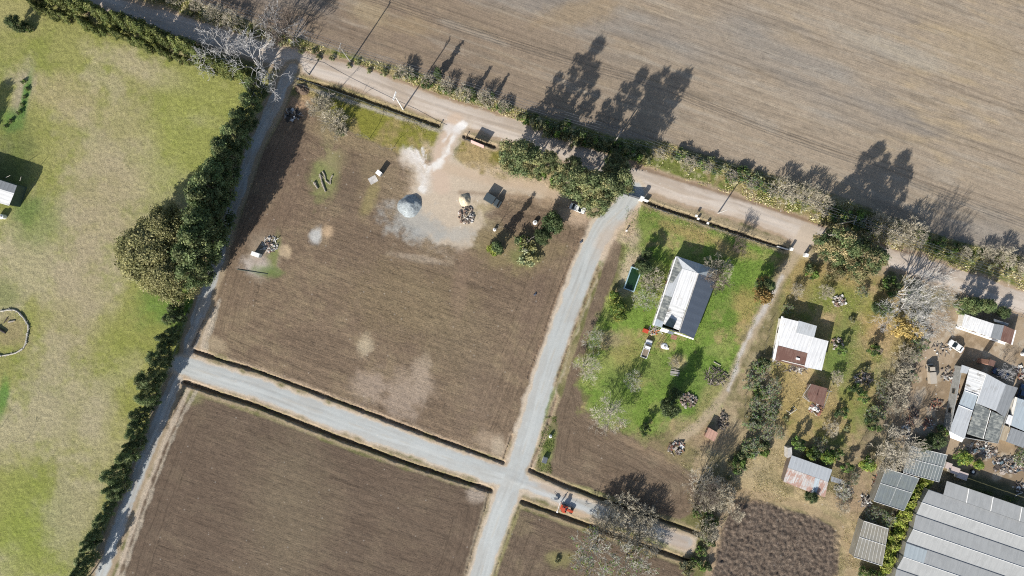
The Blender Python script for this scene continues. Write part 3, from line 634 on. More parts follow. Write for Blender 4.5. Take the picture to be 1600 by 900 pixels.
def bare_tree(name, seed, h, spread, lvl, nb, cols, trunk_r=.22, stems=1, trunk=.28, minr=.028, shrink=.7, up=.15, leafbits=0, kink=.15, fan=0.0, lcol=(.1, .12, .05), leafs=.16):
    """leafless tree: trunk and limbs in one part, the fine twig crown in another"""
    rr = random.Random(seed); r = np.random.default_rng(seed)
    root = thing(name, None, None, (0, 0, 0))
    tr = MB(); tw = MB(); tips = []
    L1 = h*.34
    for s in range(stems):
        a = s*6.283/stems+rr.uniform(-.4, .4); tilt = fan*rr.uniform(.35, 1.1) if stems > 1 else 0
        d0 = Vector((math.cos(a)*tilt, math.sin(a)*tilt, 1)).normalized(); p = Vector((math.cos(a)*.12*(stems > 1), math.sin(a)*.12*(stems > 1), -.25))
        Lt = h*trunk; q = p+d0*(Lt+.25); tr.tube(p, q, trunk_r, trunk_r*.75, n=7, col=cols[0], caps=False)
        n = rr.randint(*nb)
        for i in range(n):
            b = i*6.283/n+rr.uniform(-.5, .5); nd = (d0+Vector((math.cos(b), math.sin(b), 0))*spread*rr.uniform(.6, 1.2)+Vector((0, 0, up))).normalized()
            # first limb goes with the trunk, the rest with the crown
            e = q; dd = nd; rad = trunk_r*.62; Lb = L1*rr.uniform(.7, 1.1)
            for k in range(2):
                dd = (dd+Vector((rr.gauss(0, kink), rr.gauss(0, kink), 0))).normalized(); e2 = e+dd*Lb/2; tr.tube(e, e2, rad, rad*.78, n=5, col=cols[0], caps=False); e = e2; rad *= .78
            for k in range(rr.randint(*nb)):
                o = dd.orthogonal().normalized(); o.rotate(Matrix.Rotation(rr.uniform(0, 6.28), 3, dd))
                nd2 = (dd+o*spread*rr.uniform(.5, 1.2)+Vector((0, 0, up))).normalized()
                branches(tw, e, nd2, Lb*shrink, rad*.75, lvl, rr, spread, nb, shrink, up, cols, tips, kink, minr)
    tr.build('trunk', M['bark'], root, cols=True)
    o = tw.build('twig_crown', M['bark'], root, cols=True)
    if leafbits and tips:
        sel = [tuple(t) for t in tips if rr.random() < leafbits]
        if sel:
            v, f, cc = leaf_cloud(sel, [.35]*len(sel), [9]*len(sel), leafs, [tuple(x*rr.uniform(.7, 1.3) for x in lcol) for _ in sel], r)
            link('foliage', raw_mesh('foliage', v, f, cc), M['leaf'], root)
    register(root); return root

def bush(name, seed, R, h, ncl, per, leaf, cset, rcl=.55):
    rr = random.Random(seed); r = np.random.default_rng(seed)
    root = thing(name, None, None, (0, 0, 0)); mb = MB(); cs, rs, ns, cl = [], [], [], []
    for k in range(ncl):
        a = rr.uniform(0, 6.283); q = R*math.sqrt(rr.random())*.9; z = h*(.25+.7*rr.random()*math.sqrt(max(.05, 1-(q/R)**2)))
        p = (q*math.cos(a), q*math.sin(a), z); cs.append(p); s = rcl*rr.uniform(.6, 1.3); rs.append(s); ns.append(int(per*(s/rcl)**2))
        b = rr.choice(cset); kk = rr.uniform(.75, 1.3); cl.append(tuple(x*kk for x in b))
        if k % 2 == 0: mb.tube((p[0]*.15, p[1]*.15, -.1), p, .05, .02, n=4, col=(.14, .11, .08), caps=False)
    mb.build('stems', M['bark'], root, cols=True)
    v, f, cc = leaf_cloud(cs, rs, ns, leaf, cl, r); link('leaves', raw_mesh('leaves', v, f, cc), M['leaf'], root)
    register(root); return root

LF = lambda *a: [c(*x, 1.0) for x in a]
DARKG = LF((78, 92, 58), (92, 104, 66), (66, 82, 52)); OLIVE = LF((140, 136, 92), (130, 128, 84), (120, 120, 78), (148, 144, 100)); ROWG = LF((104, 118, 76), (88, 104, 64), (120, 128, 84))
HEDGE = LF((104, 112, 62), (86, 98, 54), (118, 122, 72)); LIME = LF((140, 150, 66), (120, 136, 56), (156, 158, 84)); EUC = LF((120, 124, 84), (100, 110, 74), (136, 132, 92), (84, 98, 64))
ORANGE = LF((176, 146, 90), (160, 130, 78), (142, 126, 80)); YEL = LF((186, 162, 100), (168, 148, 92), (154, 138, 88)); BROWN = LF((130, 120, 86), (112, 110, 74), (144, 132, 98), (92, 98, 64))
SAGE = LF((132, 140, 104), (150, 152, 120), (108, 118, 84)); GREEN = LF((96, 122, 58), (112, 136, 66), (80, 104, 50))
WHITEB = (c(214, 210, 204), c(206, 203, 200)); GREYB = (c(168, 160, 150), c(178, 168, 160)); BEIGEB = (c(180, 166, 142), c(200, 186, 162)); DARKB = (c(110, 98, 86), c(140, 126, 114))

PR = {}
def protos():
    for i in range(3):
        PR['tall', i] = lambda i=i: leafy_tree('tall_tree', 100+i, 22, 4.7, 4, 'column', 72, 1.1, 140, .22, EUC, .3)
        PR['row', i] = lambda i=i: leafy_tree('row_tree', 110+i, 13, 2.9, 1.6, 'cone', 62, .95, 120, .21, ROWG, .2)
        PR['rowbig', i] = lambda i=i: leafy_tree('row_tree', 115+i, 17, 4.0, 2.2, 'column', 62, 1.05, 150, .22, ROWG, .28)
        PR['conifer', i] = lambda i=i: leafy_tree('hedge_tree', 120+i, 7.5, 2.5, .5, 'cone', 60, .8, 100, .17, HEDGE, .15)
        PR['bush', i] = lambda i=i: bush('bush', 130+i, 1.7, 2.4, 22, 80, .17, GREEN+EUC)
        PR['sage', i] = lambda i=i: bush('shrub', 140+i, 1.8, 2.2, 22, 70, .16, SAGE+OLIVE)
        PR['fan', i] = lambda i=i: bare_tree('bare_shrub', 150+i, 4.5, .5, 2, (3, 4), (c(190,180,158), c(214,204,180)), .05, 8, .2, .026, .72, .1, fan=.9)
        PR['whitebare', i] = lambda i=i: bare_tree('bare_tree', 160+i, 13, .85, 3, (3, 3), (c(222,218,212), c(198,196,194)), .24, 2, .16, .03, .7, .12, kink=.22)
        PR['brown', i] = lambda i=i: leafy_tree('brown_tree', 170+i, 9, 3.4, 1.5, 'dome', 60, .95, 95, .23, BROWN, .2)
    for i in range(2): PR['browntall', i] = lambda i=i: leafy_tree('tall_brown_tree', 240+i, 18, 4.4, 4, 'column', 66, 1.05, 130, .22, BROWN+DARKG, .3)
    PR['tallbare', 0] = lambda: bare_tree('tall_bare_tree', 180, 17, .5, 3, (3, 4), (c(224,220,212), c(196,194,188)), .28, 3, .3, .028, .68, .22, fan=.42, kink=.16)
    PR['tallbare', 1] = lambda: bare_tree('tall_bare_tree', 181, 17, .52, 3, (3, 4), (c(224,220,212), c(196,194,188)), .28, 3, .3, .028, .68, .22, fan=.5, kink=.16)
    PR['darkbare', 0] = lambda: bare_tree('bare_tree', 182, 12, .4, 3, (3, 4), DARKB, .2, 3, .3, .028, .68, .25, fan=.35)
    PR['feather', 0] = lambda: bare_tree('feathery_tree', 183, 9, .6, 3, (2, 4), (c(204,196,178),c(222,212,192)), .1, 6, .22, .026, .7, .12, fan=.6, leafbits=0)
    PR['feather', 1] = lambda: bare_tree('feathery_tree', 184, 9, .6, 3, (2, 4), (c(200,198,184), c(218,216,200)), .1, 6, .22, .026, .7, .1, fan=.7, leafbits=.12, lcol=c(150, 160, 90))
    PR['tangle', 0] = lambda: bare_tree('tangled_tree', 185, 6, .8, 3, (2, 4), (c(190,186,172), c(200,198,184)), .12, 3, .2, .024, .7, .02, fan=.7, leafbits=.3, kink=.3, lcol=c(120, 130, 88, 1.0), leafs=.18)
    PR['tangle', 1] = lambda: bare_tree('tangled_tree', 186, 6, .85, 3, (2, 4), (c(190,186,172), c(200,198,184)), .12, 3, .2, .024, .7, .02, fan=.8, leafbits=.22, kink=.3, lcol=c(120, 130, 88, 1.0), leafs=.18)
    for i in range(2):
        PR['olive', i] = lambda i=i: leafy_tree('olive_green_tree', 190+i, 13, 7.2, 3, 'dome', 230, 1.1, 150, .2, OLIVE, .4)
        PR['lime', i] = lambda i=i: bush('lime_bush', 195+i, 1.6, 2.8, 26, 80, .18, LIME)
        PR['orange', i] = lambda i=i: leafy_tree('autumn_tree', 200+i, 8, 3.2, 2.5, 'dome', 46, .8, 55, .2, ORANGE, .15)
        PR['yellow', i] = lambda i=i: leafy_tree('yellow_tree', 205+i, 5.5, 3.4, 1.5, 'dome', 55, .7, 60, .2, YEL, .13)
        PR['dark', i] = lambda i=i: leafy_tree('evergreen_tree', 210+i, 9, 2.9, 1.2, 'round', 64, .85, 110, .18, DARKG, .2)
        PR['cypress', i] = lambda i=i: leafy_tree('narrow_tree', 215+i, 6, 1.2, .5, 'cone', 30, .6, 90, .18, DARKG, .1)
        PR['sapling', i] = lambda i=i: bare_tree('sapling', 220+i, 5, .5, 1, (2, 3), GREYB, .06, 1, .4, .02, .7, .25)
        PR['citrus', i] = lambda i=i: leafy_tree('citrus_tree', 225+i, 3.6, 2.3, .6, 'dome', 44, .7, 85, .18, LIME+GREEN, .12)
        PR['smallgreen', i] = lambda i=i: leafy_tree('small_tree', 230+i, 4.5, 2.1, 1, 'round', 20, .6, 70, .18, DARKG+GREEN, .1)
protos()
MADE = {}
def plant(kind, px, py, scale=1.0, label='', cat='tree', group=None, seed=None, var=None, hs=1.0, base=True, h=0.0, name=None):
    """px, py: foot of the plant on the photo"""
    vs = [k for k in PR if k[0] == kind]; k = vs[(var if var is not None else rng.randrange(len(vs))) % len(vs)]
    x, y = W(px, py)
    if k not in MADE: MADE[k] = PR[k](); o = MADE[k]
    else: o = copy_tree(MADE[k])
    o.location = (x, y, gz(x, y)); o.rotation_euler = (0, 0, rng.uniform(0, 6.283)); s = scale*rng.uniform(.94, 1.06); o.scale = (s, s, s*hs)
    tag(o, label, cat, group); return o
def along(pts, step, jit=0.0, jx=0.0):
    out = []; rem = 0
    for i in range(len(pts)-1):
        (ax, ay), (bx, by) = pts[i], pts[i+1]; L = math.hypot(bx-ax, by-ay); t = rem
        while t < L:
            u = t/L; nxn, nyn = -(by-ay)/L, (bx-ax)/L; j = rng.uniform(-jit, jit); k = rng.uniform(-jx, jx)
            out.append((ax+(bx-ax)*u+nxn*j+(bx-ax)/L*k, ay+(by-ay)*u+nyn*j+(by-ay)/L*k)); t += step
        rem = t-L
    return out
pairs = lambda *a: [(a[i], a[i+1]) for i in range(0, len(a), 2)]

# evergreen hedge trees at the top left, between the pasture and the dirt road
g = 'evergreen hedge trees between the pasture and the shaded dirt road'
for p in along(pairs(20,-24, 90,2, 160,26, 230,50, 300,80, 345,104, 405,128), 11, 4, 3): plant('conifer', *p, rng.uniform(.85, 1.15), 'bushy green conifer in the top left hedge', 'tree', g)
for p in along(pairs(60,8, 130,34, 200,58, 280,86, 340,110, 380,122), 15, 4, 4): plant('conifer', p[0]-2, p[1]+4, rng.uniform(.5, .75), 'low green shrub on the pasture side of the hedge', 'shrub', 'shrubs on the pasture side of the conifer hedge')
plant('dark', 38, 44, .75, 'lone dark round evergreen in the top left corner of the pasture'); plant('bush', 45, 47, .9, 'small grey-green bush beside the lone round evergreen at the corner of the pasture', 'bush')
plant('whitebare', 362, 98, 1.0, 'bare white-limbed tree at the end of the conifer hedge, the one nearer the pasture', var=0)
plant('whitebare', 414, 112, 1.12, 'bare white-limbed tree overhanging the corner of the dirt road and the left lane', var=1)
# tall dark row along the left lane
g = 'tall dark evergreen trees in the row left of the gravel lane'
LBL = 'tall dark evergreen shading the upper left lane'
for i, a in enumerate(((412,148,.62),(404,170,.68),(394,196,.76),(384,224,.85),(374,250,.92),(366,278,1.0),(357,304,1.07),(353,322,1.15),(354,350,1.28),(345,374,1.3),(335,402,1.18),(327,430,1.0))): plant('rowbig', a[0], a[1], a[2], LBL, 'tree', g, var=i % 3)
for p in along(pairs(366,232, 350,268, 330,318), 34, 5, 6): plant('rowbig', *p, rng.uniform(.6, .75), LBL, 'tree', g)
for i, p in enumerate(along(pairs(292,478, 276,520, 260,572, 240,640, 222,690, 204,732, 188,770, 172,808, 158,844, 146,874, 136,905), 12, 6, 7)): plant(('rowbig', 'row', 'rowbig', 'row', 'row')[i % 5], p[0]-2, p[1], rng.uniform(.45, .9)*(1, 1.08, .75)[i % 3]*(.85 if p[1] > 760 else 1)*(.8 if i % 5 in (0, 2) else 1), 'slender dark evergreen beside the lower left lane', 'tree', 'slender evergreens beside the lower half of the left lane', hs=rng.uniform(.75, 1.15))
plant('olive', 266, 398, 1.5, 'broad olive-green tree with a domed crown standing out into the pasture', var=0, hs=.75)
plant('olive', 288, 360, 1.0, 'smaller olive tree squeezed between the broad domed tree and the dark row', var=1); plant('olive', 290, 434, 1.0, 'low olive-green tree at the foot of the broad domed tree, by the lane bend', var=1)
for a in ((-70,260,1,0),(-95,330,.9,1),(-60,235,.8,2),(-85,210,.7,0)): plant('rowbig', a[0], a[1], a[2], 'dark tree beyond the pasture shed', 'tree', 'trees beyond the pasture shed', var=a[3], hs=.9)
for i, p in enumerate(((38,128),(44,140),(40,152),(36,164),(32,176),(18,190),(10,198))): plant('bush', *p, rng.uniform(.3, .42), 'low bright green bush in the short strip above the pasture shed', 'bush', 'low green bushes in the strip above the pasture shed')
plant('sapling', 42, 688, .75, 'thin leafless sapling standing alone low in the pasture'); plant('sapling', 2, 668, .8, 'thin leafless sapling at the left edge of the pasture')
# tall trees by the road, centre
for i, a in enumerate(((805,258,1.08,'leftmost, above the billboard'),(829,264,.84,'second from the billboard'),(856,262,.8,'third from the billboard, half way to the gate'),(884,290,1.04,'above the white car'),(908,304,1.0,'right behind the white car'),
                       (936,302,1.0,'over the bend of the estate road'),(955,290,.95,'closest to the entrance gate'),(926,326,.7,'shorter, leaning over the start of the estate road'),(892,264,.62,'shorter, close to the dirt road'),(955,266,.66,'short, at the dirt road beside the gate'))):
    plant('tall', a[0], a[1], a[2]*(.8 if i in (2, 8) else 1), 'tall grey-green tree of the roadside clump, '+a[3], 'tree', 'tall grey-green trees between the billboard and the gate', var=i % 3)
for a in ((820,262,.7),(845,275,.6),(870,286,.75),(918,316,.7),(942,318,.7)): plant('bush', a[0], a[1], 1.6*a[2], 'dense green bush under the tall roadside trees', 'bush', 'bushes under the tall roadside trees')
# small group below the vehicle in the bare field
plant('dark', 862, 352, .98, 'rounded grey-green tree by the edge of the bare field near the white car', var=0); plant('dark', 846, 372, .8, 'dark tree right below the rounded grey-green one in the bare field', var=1)
plant('sage', 826, 398, 1.9, 'pale green sprawling shrub at the bottom of the tree group in the bare field', 'shrub'); plant('bush', 815, 380, 1.3, 'leafy bush among dry stems in the bare field tree group', 'bush'); plant('cypress', 777, 388, 1.35, 'narrow conifer casting a long pointed shadow towards the parked dark pickup', hs=1.3)
plant('lime', 771, 390, .9, 'light green bush at the foot of the narrow conifer', 'bush'); plant('sapling', 820, 382, 1.5, 'leafless dark tree left of the grey-green tree in the bare field'); plant('sapling', 775, 358, 1.1, 'thin leafless stem beside the white tank in the bare field')
for i, a in enumerate(((498,172,.8,'beside the dark pile, near the lane'),(512,168,.7,'right above the white-flowered shrub'),(523,190,1.0,'with white tips, left end of the grass strip'),(530,205,.7,'at the brown field edge'))): plant('fan', a[0], a[1], a[2], 'pale leafless shrub '+a[3], 'shrub', 'pale shrubs at the left end of the grass strip')
plant('sapling', 577, 217, 1.2, 'young bare tree in the middle of the grass strip above the bare field'); plant('sapling', 612, 235, 1.2, 'young bare tree at the right end of the grass strip, next to the drive'); plant('sapling', 527, 195, 1.5, 'bare tree rising out of the pale shrubs on the grass strip'); plant('sapling', 519, 158, 1.5, 'bare young tree just below the roadside ditch')
plant('bush', 532, 208, .7, 'small bright green bush under the pale shrubs', 'bush')
# far verge of the dirt road
NEAR = [(330,'near the white bare trees'),(470,'opposite the left lane'),(620,'opposite the grass strip'),(760,'opposite the entrance drive'),(900,'opposite the tall trees'),(1020,'opposite the entrance gate'),(1120,'opposite the mailboxes'),(1230,'left of the second gate'),(1340,'facing the brown trees'),(1450,'facing the white trees'),(1700,'at the right edge')]
def near(px): return min(NEAR, key=lambda t: abs(t[0]-px))[1]
VP = pairs(150,-50, 250,-4, 330,28, 420,58, 500,84, 560,100, 620,118, 700,144, 760,164, 830,190, 900,212, 960,232, 1040,244, 1100,262, 1200,294, 1300,326, 1400,362, 1480,392, 1600,424, 1660,440)
def verge(kind, x0, x1, step, s0, s1, off, label, cat, jit=5, hs=1):
    pts = [p for p in along(VP, step, jit, 6) if x0 <= p[0] <= x1]
    for p in pts: plant(kind, p[0]+off[0], p[1]+off[1], rng.uniform(s0, s1), label+' on the far road verge, '+near(p[0]), cat, (label+'s').replace('bushs','bushes')+' on the far road verge', hs=hs)
verge('sage', 200, 470, 20, .5, .95, (0, 0), 'grey-green shrub', 'shrub'); verge('fan', 150, 470, 34, .5, .9, (2, -6), 'beige leafless shrub', 'shrub')
verge('sage', 470, 620, 20, .35, .6, (0, 2), 'low pale bush', 'bush'); verge('bush', 620, 800, 19, .5, .9, (0, -4), 'green bush', 'bush'); verge('fan', 600, 800, 34, .5, .8, (0, -4), 'thin leafless shrub', 'shrub'); verge('sage', 600, 820, 24, .35, .6, (0, -2), 'pale bush', 'bush')
verge('bush', 815, 1010, 17, .8, 1.3, (0, -1), 'full green bush', 'bush', 8); verge('sage', 830, 1010, 13, .8, 1.2, (0, 4), 'sage-coloured shrub', 'shrub'); verge('sage', 1040, 1210, 14, .6, 1.0, (0, -6), 'grey-green bush', 'bush', 5); verge('bush', 1040, 1210, 20, .7, 1.2, (0, -2), 'dark green bush', 'bush', 6); verge('fan', 1000, 1200, 36, .45, .7, (-3, 1), 'whitish leafless shrub', 'shrub')
verge('fan', 1210, 1290, 22, .7, 1.1, (0, 0), 'wide leafless shrub', 'shrub'); verge('sage', 1200, 1290, 14, .5, .85, (0, 2), 'mixed green shrub', 'shrub'); verge('bush', 1290, 1360, 10, .8, 1.4, (0, 4), 'bright green bush', 'bush', 8)
verge('fan', 1350, 1430, 22, .8, 1.15, (0, 4), 'large pale leafless shrub', 'shrub', 7); verge('bush', 1430, 1500, 12, .7, 1.1, (0, -2), 'leafy green bush', 'bush', 7); verge('sage', 1420, 1660, 13, .55, 1.05, (0, 0), 'dusty green shrub', 'shrub', 9); verge('fan', 1480, 1660, 28, .6, .9, (0, -6), 'brownish leafless shrub', 'shrub', 7)
plant('whitebare', 440, 55, .7, 'slim bare tree on the far verge opposite the lane mouth', hs=1.2); plant('darkbare', 458, 62, .8, 'dark bare tree among the far verge shrubs opposite the lane mouth')
for a in ((685,118,1.4),(740,145,1.1),(770,152,1.0)): plant('cypress', a[0], a[1]+2, a[2]*.8, 'narrow dark bush with a pointed shadow, far verge, '+near(a[0]), 'bush', 'narrow dark bushes on the far verge')
# east of the second gate
plant('browntall', 1274, 384, .98, 'tall rusty-brown tree right of the second gate, topmost of its group', var=0); plant('browntall', 1290, 393, 1.05, 'tall brown-leaved tree, second of the group right of the second gate', var=1)
plant('browntall', 1308, 400, 1.05, 'tall olive-brown tree in the middle of the brown group below the dirt road', var=0); plant('browntall', 1328, 408, .95, 'tall olive-brown tree at the right end of the brown group', var=1)
plant('brown', 1296, 424, .8, 'low brown tree at the yard side of the brown group', var=1); plant('brown', 1330, 430, .7, 'small brown-green tree on the yard side of the brown group', var=2); plant('dark', 1308, 412, .8, 'dark green tree in the shade between the brown trees', var=1); plant('bush', 1265, 425, 1.2, 'dark bush left of the brown trees, by the driveway', 'bush')
plant('dark', 1352, 418, .7, 'dark evergreen shading the dirt road next to the white bare trees', var=0); plant('bush', 1385, 448, 1.5, 'dense green bush under the white bare trees', 'bush')
plant('tallbare', 1398, 458, .82, 'tall bare white tree by the dirt road, the left one of the pair', var=0); plant('tallbare', 1420, 470, .82, 'tall bare white tree by the dirt road, the right one of the pair', var=1)
plant('whitebare', 1402, 482, .8, 'smaller grey bare tree below the tall white pair', var=2); plant('dark', 1366, 480, .72, 'small dark tree with a long thin shadow in the olive yard', var=1); plant('bush', 1420, 462, 1.3, 'dark bush between the two tall white trees', 'bush')
plant('yellow', 1398, 512, 1.05, 'low spreading tree with yellow leaves below the white bare trees', var=0); plant('yellow', 1426, 516, .75, 'small orange-yellow tree beside the leaning white wall', var=1); plant('tangle', 1432, 536, .6, 'dark green tree at the edge of the dirt yard', var=0)
for i, p in enumerate(((1408,556),(1425,552),(1400,582),(1415,590),(1398,605),(1378,622),(1392,632))): plant('tangle' if i % 2 else 'fan', p[0], p[1], (.5, .9)[i % 2 == 0], 'grey tangle of twigs between the olive yard and the dirt yard', 'shrub', 'grey twiggy shrubs between the two yards')
plant('dark', 1538, 478, .6, 'broad dark bush between the dirt road and the long shed', var=0, hs=.6); plant('dark', 1514, 472, .6, 'dark bush at the left end of the long shed', var=1, hs=.6); plant('dark', 1562, 488, .55, 'dark bush behind the right end of the long shed', var=0, hs=.6); plant('rowbig', 1492, 478, .55, 'tall evergreen shading the dirt road above the long shed', hs=1.05); plant('rowbig', 1520, 476, .55, 'second tall evergreen above the long shed, nearer the right', hs=1.0)
# garden of the long house
plant('darkbare', 1106, 440, .62, 'grey leafless tree touching the upper right corner of the long house'); plant('darkbare', 1146, 385, .4, 'small leafless tree above the long house')
plant('fan', 1118, 425, 1.1, 'pale twiggy shrub at the upper right corner of the long house', 'shrub')
for a in ((1003,418,.9,'leafy dark tree right of the swimming pool',1),(1008,398,.7,'dark green tree above the swimming pool',0)): plant('dark', a[0], a[1], a[2]*.75, a[3], var=a[4])
plant('cypress', 998, 412, 1.0, 'narrow conifer above the swimming pool'); plant('feather', 1008, 466, .55, 'pale leafless tree between the pool and the long house', var=1); plant('fan', 1012, 440, 1.1, 'grey leafless shrub beside the long house wall', 'shrub')
plant('citrus', 963, 478, 1.1, 'yellow-green citrus tree below the swimming pool', var=0); plant('citrus', 968, 494, .8, 'smaller yellow-tinged citrus tree below the first', var=1); plant('citrus', 958, 462, .7, 'green citrus tree touching the pool terrace', var=1)
plant('feather', 912, 572, .62, 'beige feathery tree beside the estate road', var=0); plant('feather', 925, 530, .45, 'sparse leafless tree by the soil strip left of the white pickup', var=1); plant('feather', 952, 645, .85, 'large whitish feathery tree at the foot of the lawn', var=0); plant('feather', 985, 592, .4, 'small grey leafless tree in the middle of the lawn', var=1)
plant('dark', 1040, 632, .95, 'dark evergreen on the lawn whose shadow reaches the long house', var=0, hs=1.2); plant('smallgreen', 1005, 668, .85, 'small dark tree near the edge of the tilled strip'); plant('fan', 1052, 566, .5, 'small white twiggy shrub in the tree shadow on the lawn', 'shrub'); plant('dark', 1052, 612, .6, 'second dark evergreen just above the first on the lawn', var=1)
plant('orange', 1180, 462, .95, 'orange-leaved tree beside the pale driveway', var=0, hs=1.1); plant('rowbig', 1186, 446, .55, 'dark narrow tree behind the orange-leaved tree', hs=.9); plant('orange', 1187, 440, .6, 'small golden tree above the orange-leaved one', var=1)
# grey thicket right of the driveway
for i, p in enumerate(((1174,598),(1204,604),(1180,628),(1206,640),(1176,660),(1200,672),(1172,692),(1188,580))): plant('tangle', p[0]-4, p[1], rng.uniform(.55, .72), 'grey tangled tree in the thicket by the driveway', 'tree', 'grey tangled trees of the thicket', var=i % 2)
for p in ((1185,612),(1205,645),(1178,655),(1155,715),(1150,725),(1188,570),(1192,700),(1168,702)): plant('bush', *p, rng.uniform(.9, 1.3), 'dark green bush inside the grey thicket', 'bush', 'dark bushes inside the grey thicket')
plant('feather', 1096, 752, .8, 'brown leafless tree at the corner of the tilled strip', var=0); plant('darkbare', 1090, 758, .7, 'dark many-stemmed bare tree at the corner of the tilled strip'); plant('fan', 1120, 765, 1.1, 'pale dry shrub beside the cloddy field', 'shrub')
# olive yard
plant('smallgreen', 1358, 545, .9, 'small dark tree beside the wooden pallet in the olive yard'); plant('smallgreen', 1310, 545, .8, 'small dark tree right of the white-roofed house'); plant('smallgreen', 1342, 618, .8, 'dark evergreen above the bright green patch in the yard'); plant('smallgreen', 1330, 605, 1.0, 'leafy green tree at the bright green patch in the yard'); plant('smallgreen', 1355, 660, 1.1, 'dark tree by the shaded track, lowest in the yard', var=1); plant('tangle', 1364, 642, .6, 'dark tree by the shaded track, just above the lowest', var=0)
plant('smallgreen', 1308, 642, .95, 'thin-crowned small tree in the olive yard below the rusty shed'); plant('feather', 1385, 690, .95, 'large beige feathery tree above the netting houses', var=0); plant('fan', 1372, 705, 1.3, 'pale leafless shrub under the feathery tree', 'shrub'); plant('citrus', 1350, 722, 1.0, 'yellow-green small tree left of the netting houses', var=1)
plant('dark', 1262, 772, .62, 'dark green tree in front of the half-rusted shed', var=1, hs=.8); plant('smallgreen', 1268, 706, .9, 'green bush-like tree behind the half-rusted shed'); plant('citrus', 1262, 708, .8, 'lime-green tree behind the left half of the half-rusted shed', var=0); plant('citrus', 1288, 712, 1.0, 'lime-green tree behind the middle of the half-rusted shed', var=1); plant('smallgreen', 1240, 690, 1.0, 'dark tree above the half-rusted shed, left', var=0); plant('tangle', 1278, 694, .5, 'dark tree above the half-rusted shed, middle', var=1); plant('smallgreen', 1302, 705, .9, 'dark tree above the half-rusted shed, right', var=0); plant('smallgreen', 1318, 728, .8, 'pale green tree at the right end of the half-rusted shed'); plant('feather', 1308, 762, .4, 'small leafless tree at the lower end of the half-rusted shed', var=1)
plant('tangle', 1380, 808, .55, 'bare tangled tree between the two lower netting houses', var=0); plant('tangle', 1362, 802, .5, 'fallen-looking grey tree left of the lower netting house', var=1)
for i, p in enumerate(along(pairs(1444,752, 1430,766, 1420,782, 1412,800, 1406,816, 1398,834, 1390,852, 1384,870, 1380,886), 7.5, 3, 2)): plant('lime', *p, rng.uniform(.75, 1.05), 'lime-green hedge bush beside the big greenhouse', 'bush', 'lime-green hedge bushes along the big greenhouse')
for p in ((1345,892),(1358,896),(1372,898),(1400,895)): plant('bush', *p, .9, 'green bush at the bottom edge below the small netting house', 'bush', 'green bushes below the small netting house')
plant('citrus', 1500, 712, 1.0, 'yellow-green shrub below the big patched roof', 'shrub', var=0); plant('citrus', 1524, 724, .7, 'small bright green shrub below the patched roof', 'shrub', var=1); plant('bush', 1470, 672, 1.0, 'green bush in the deep shade left of the patched roof', 'bush'); plant('tangle', 1586, 712, .6, 'dark tangled shrub right of the scrap heaps', 'shrub', var=0); plant('whitebare', 1561, 578, .35, 'small bleached dead tree with short stubs in the house shade', var=0); plant('dark', 1432, 690, .6, 'dark evergreen at the upper left of the netting house', var=1); plant('dark', 1450, 684, .7, 'dark evergreen in the shade above the netting house', var=0)
for i, a in enumerate(((1288,455),(1330,500),(1345,455),(1302,590),(1322,668),(1228,480),(1240,455),(1352,575),(1376,600),(1296,668),(1226,655),(1216,675),(1150,800),(1140,745),(1330,745),(1312,790))): plant(('fan', 'sage', 'tangle')[i % 3], a[0], a[1], (.6, .55, .4)[i % 3], ('leafless scrubby shrub', 'low dull-green shrub', 'small twiggy shrub')[i % 3]+' scattered in the dry yards', 'shrub', 'scrub scattered over the dry yards')
# lower middle and lower right
plant('feather', 925, 858, 1.1, 'large pale feathery tree below the lower ditch, left of the pair', var=1); plant('feather', 978, 872, .95, 'pale feathery tree below the lower ditch, right of the pair', var=1)
for i, p in enumerate(((940,812),(962,822),(985,830),(1005,838),(970,792),(1000,806))): plant('fan', *p, rng.uniform(.9, 1.3), 'brown leafless shrub along the end of the east lane', 'shrub', 'brown leafless shrubs along the east lane')
plant('sage', 870, 874, .5, 'lone low bush in the lower tilled field', 'bush')
for p in ((1088,800),(1100,792),(1108,812),(1100,830),(1108,846),(1094,860),(1086,876),(1100,884),(1070,886)): plant('sage' if rng.random() < .4 else 'bush', *p, rng.uniform(.8, 1.2), 'dark shrub in the thicket beside the cloddy field', 'shrub', 'dark shrubs beside the cloddy field')
for p in ((1110,770),(1128,778),(1095,775),(1100,822)): plant('fan', *p, 1.0, 'dry beige shrub between the tilled strip and the cloddy field', 'shrub', 'dry beige shrubs near the cloddy field')

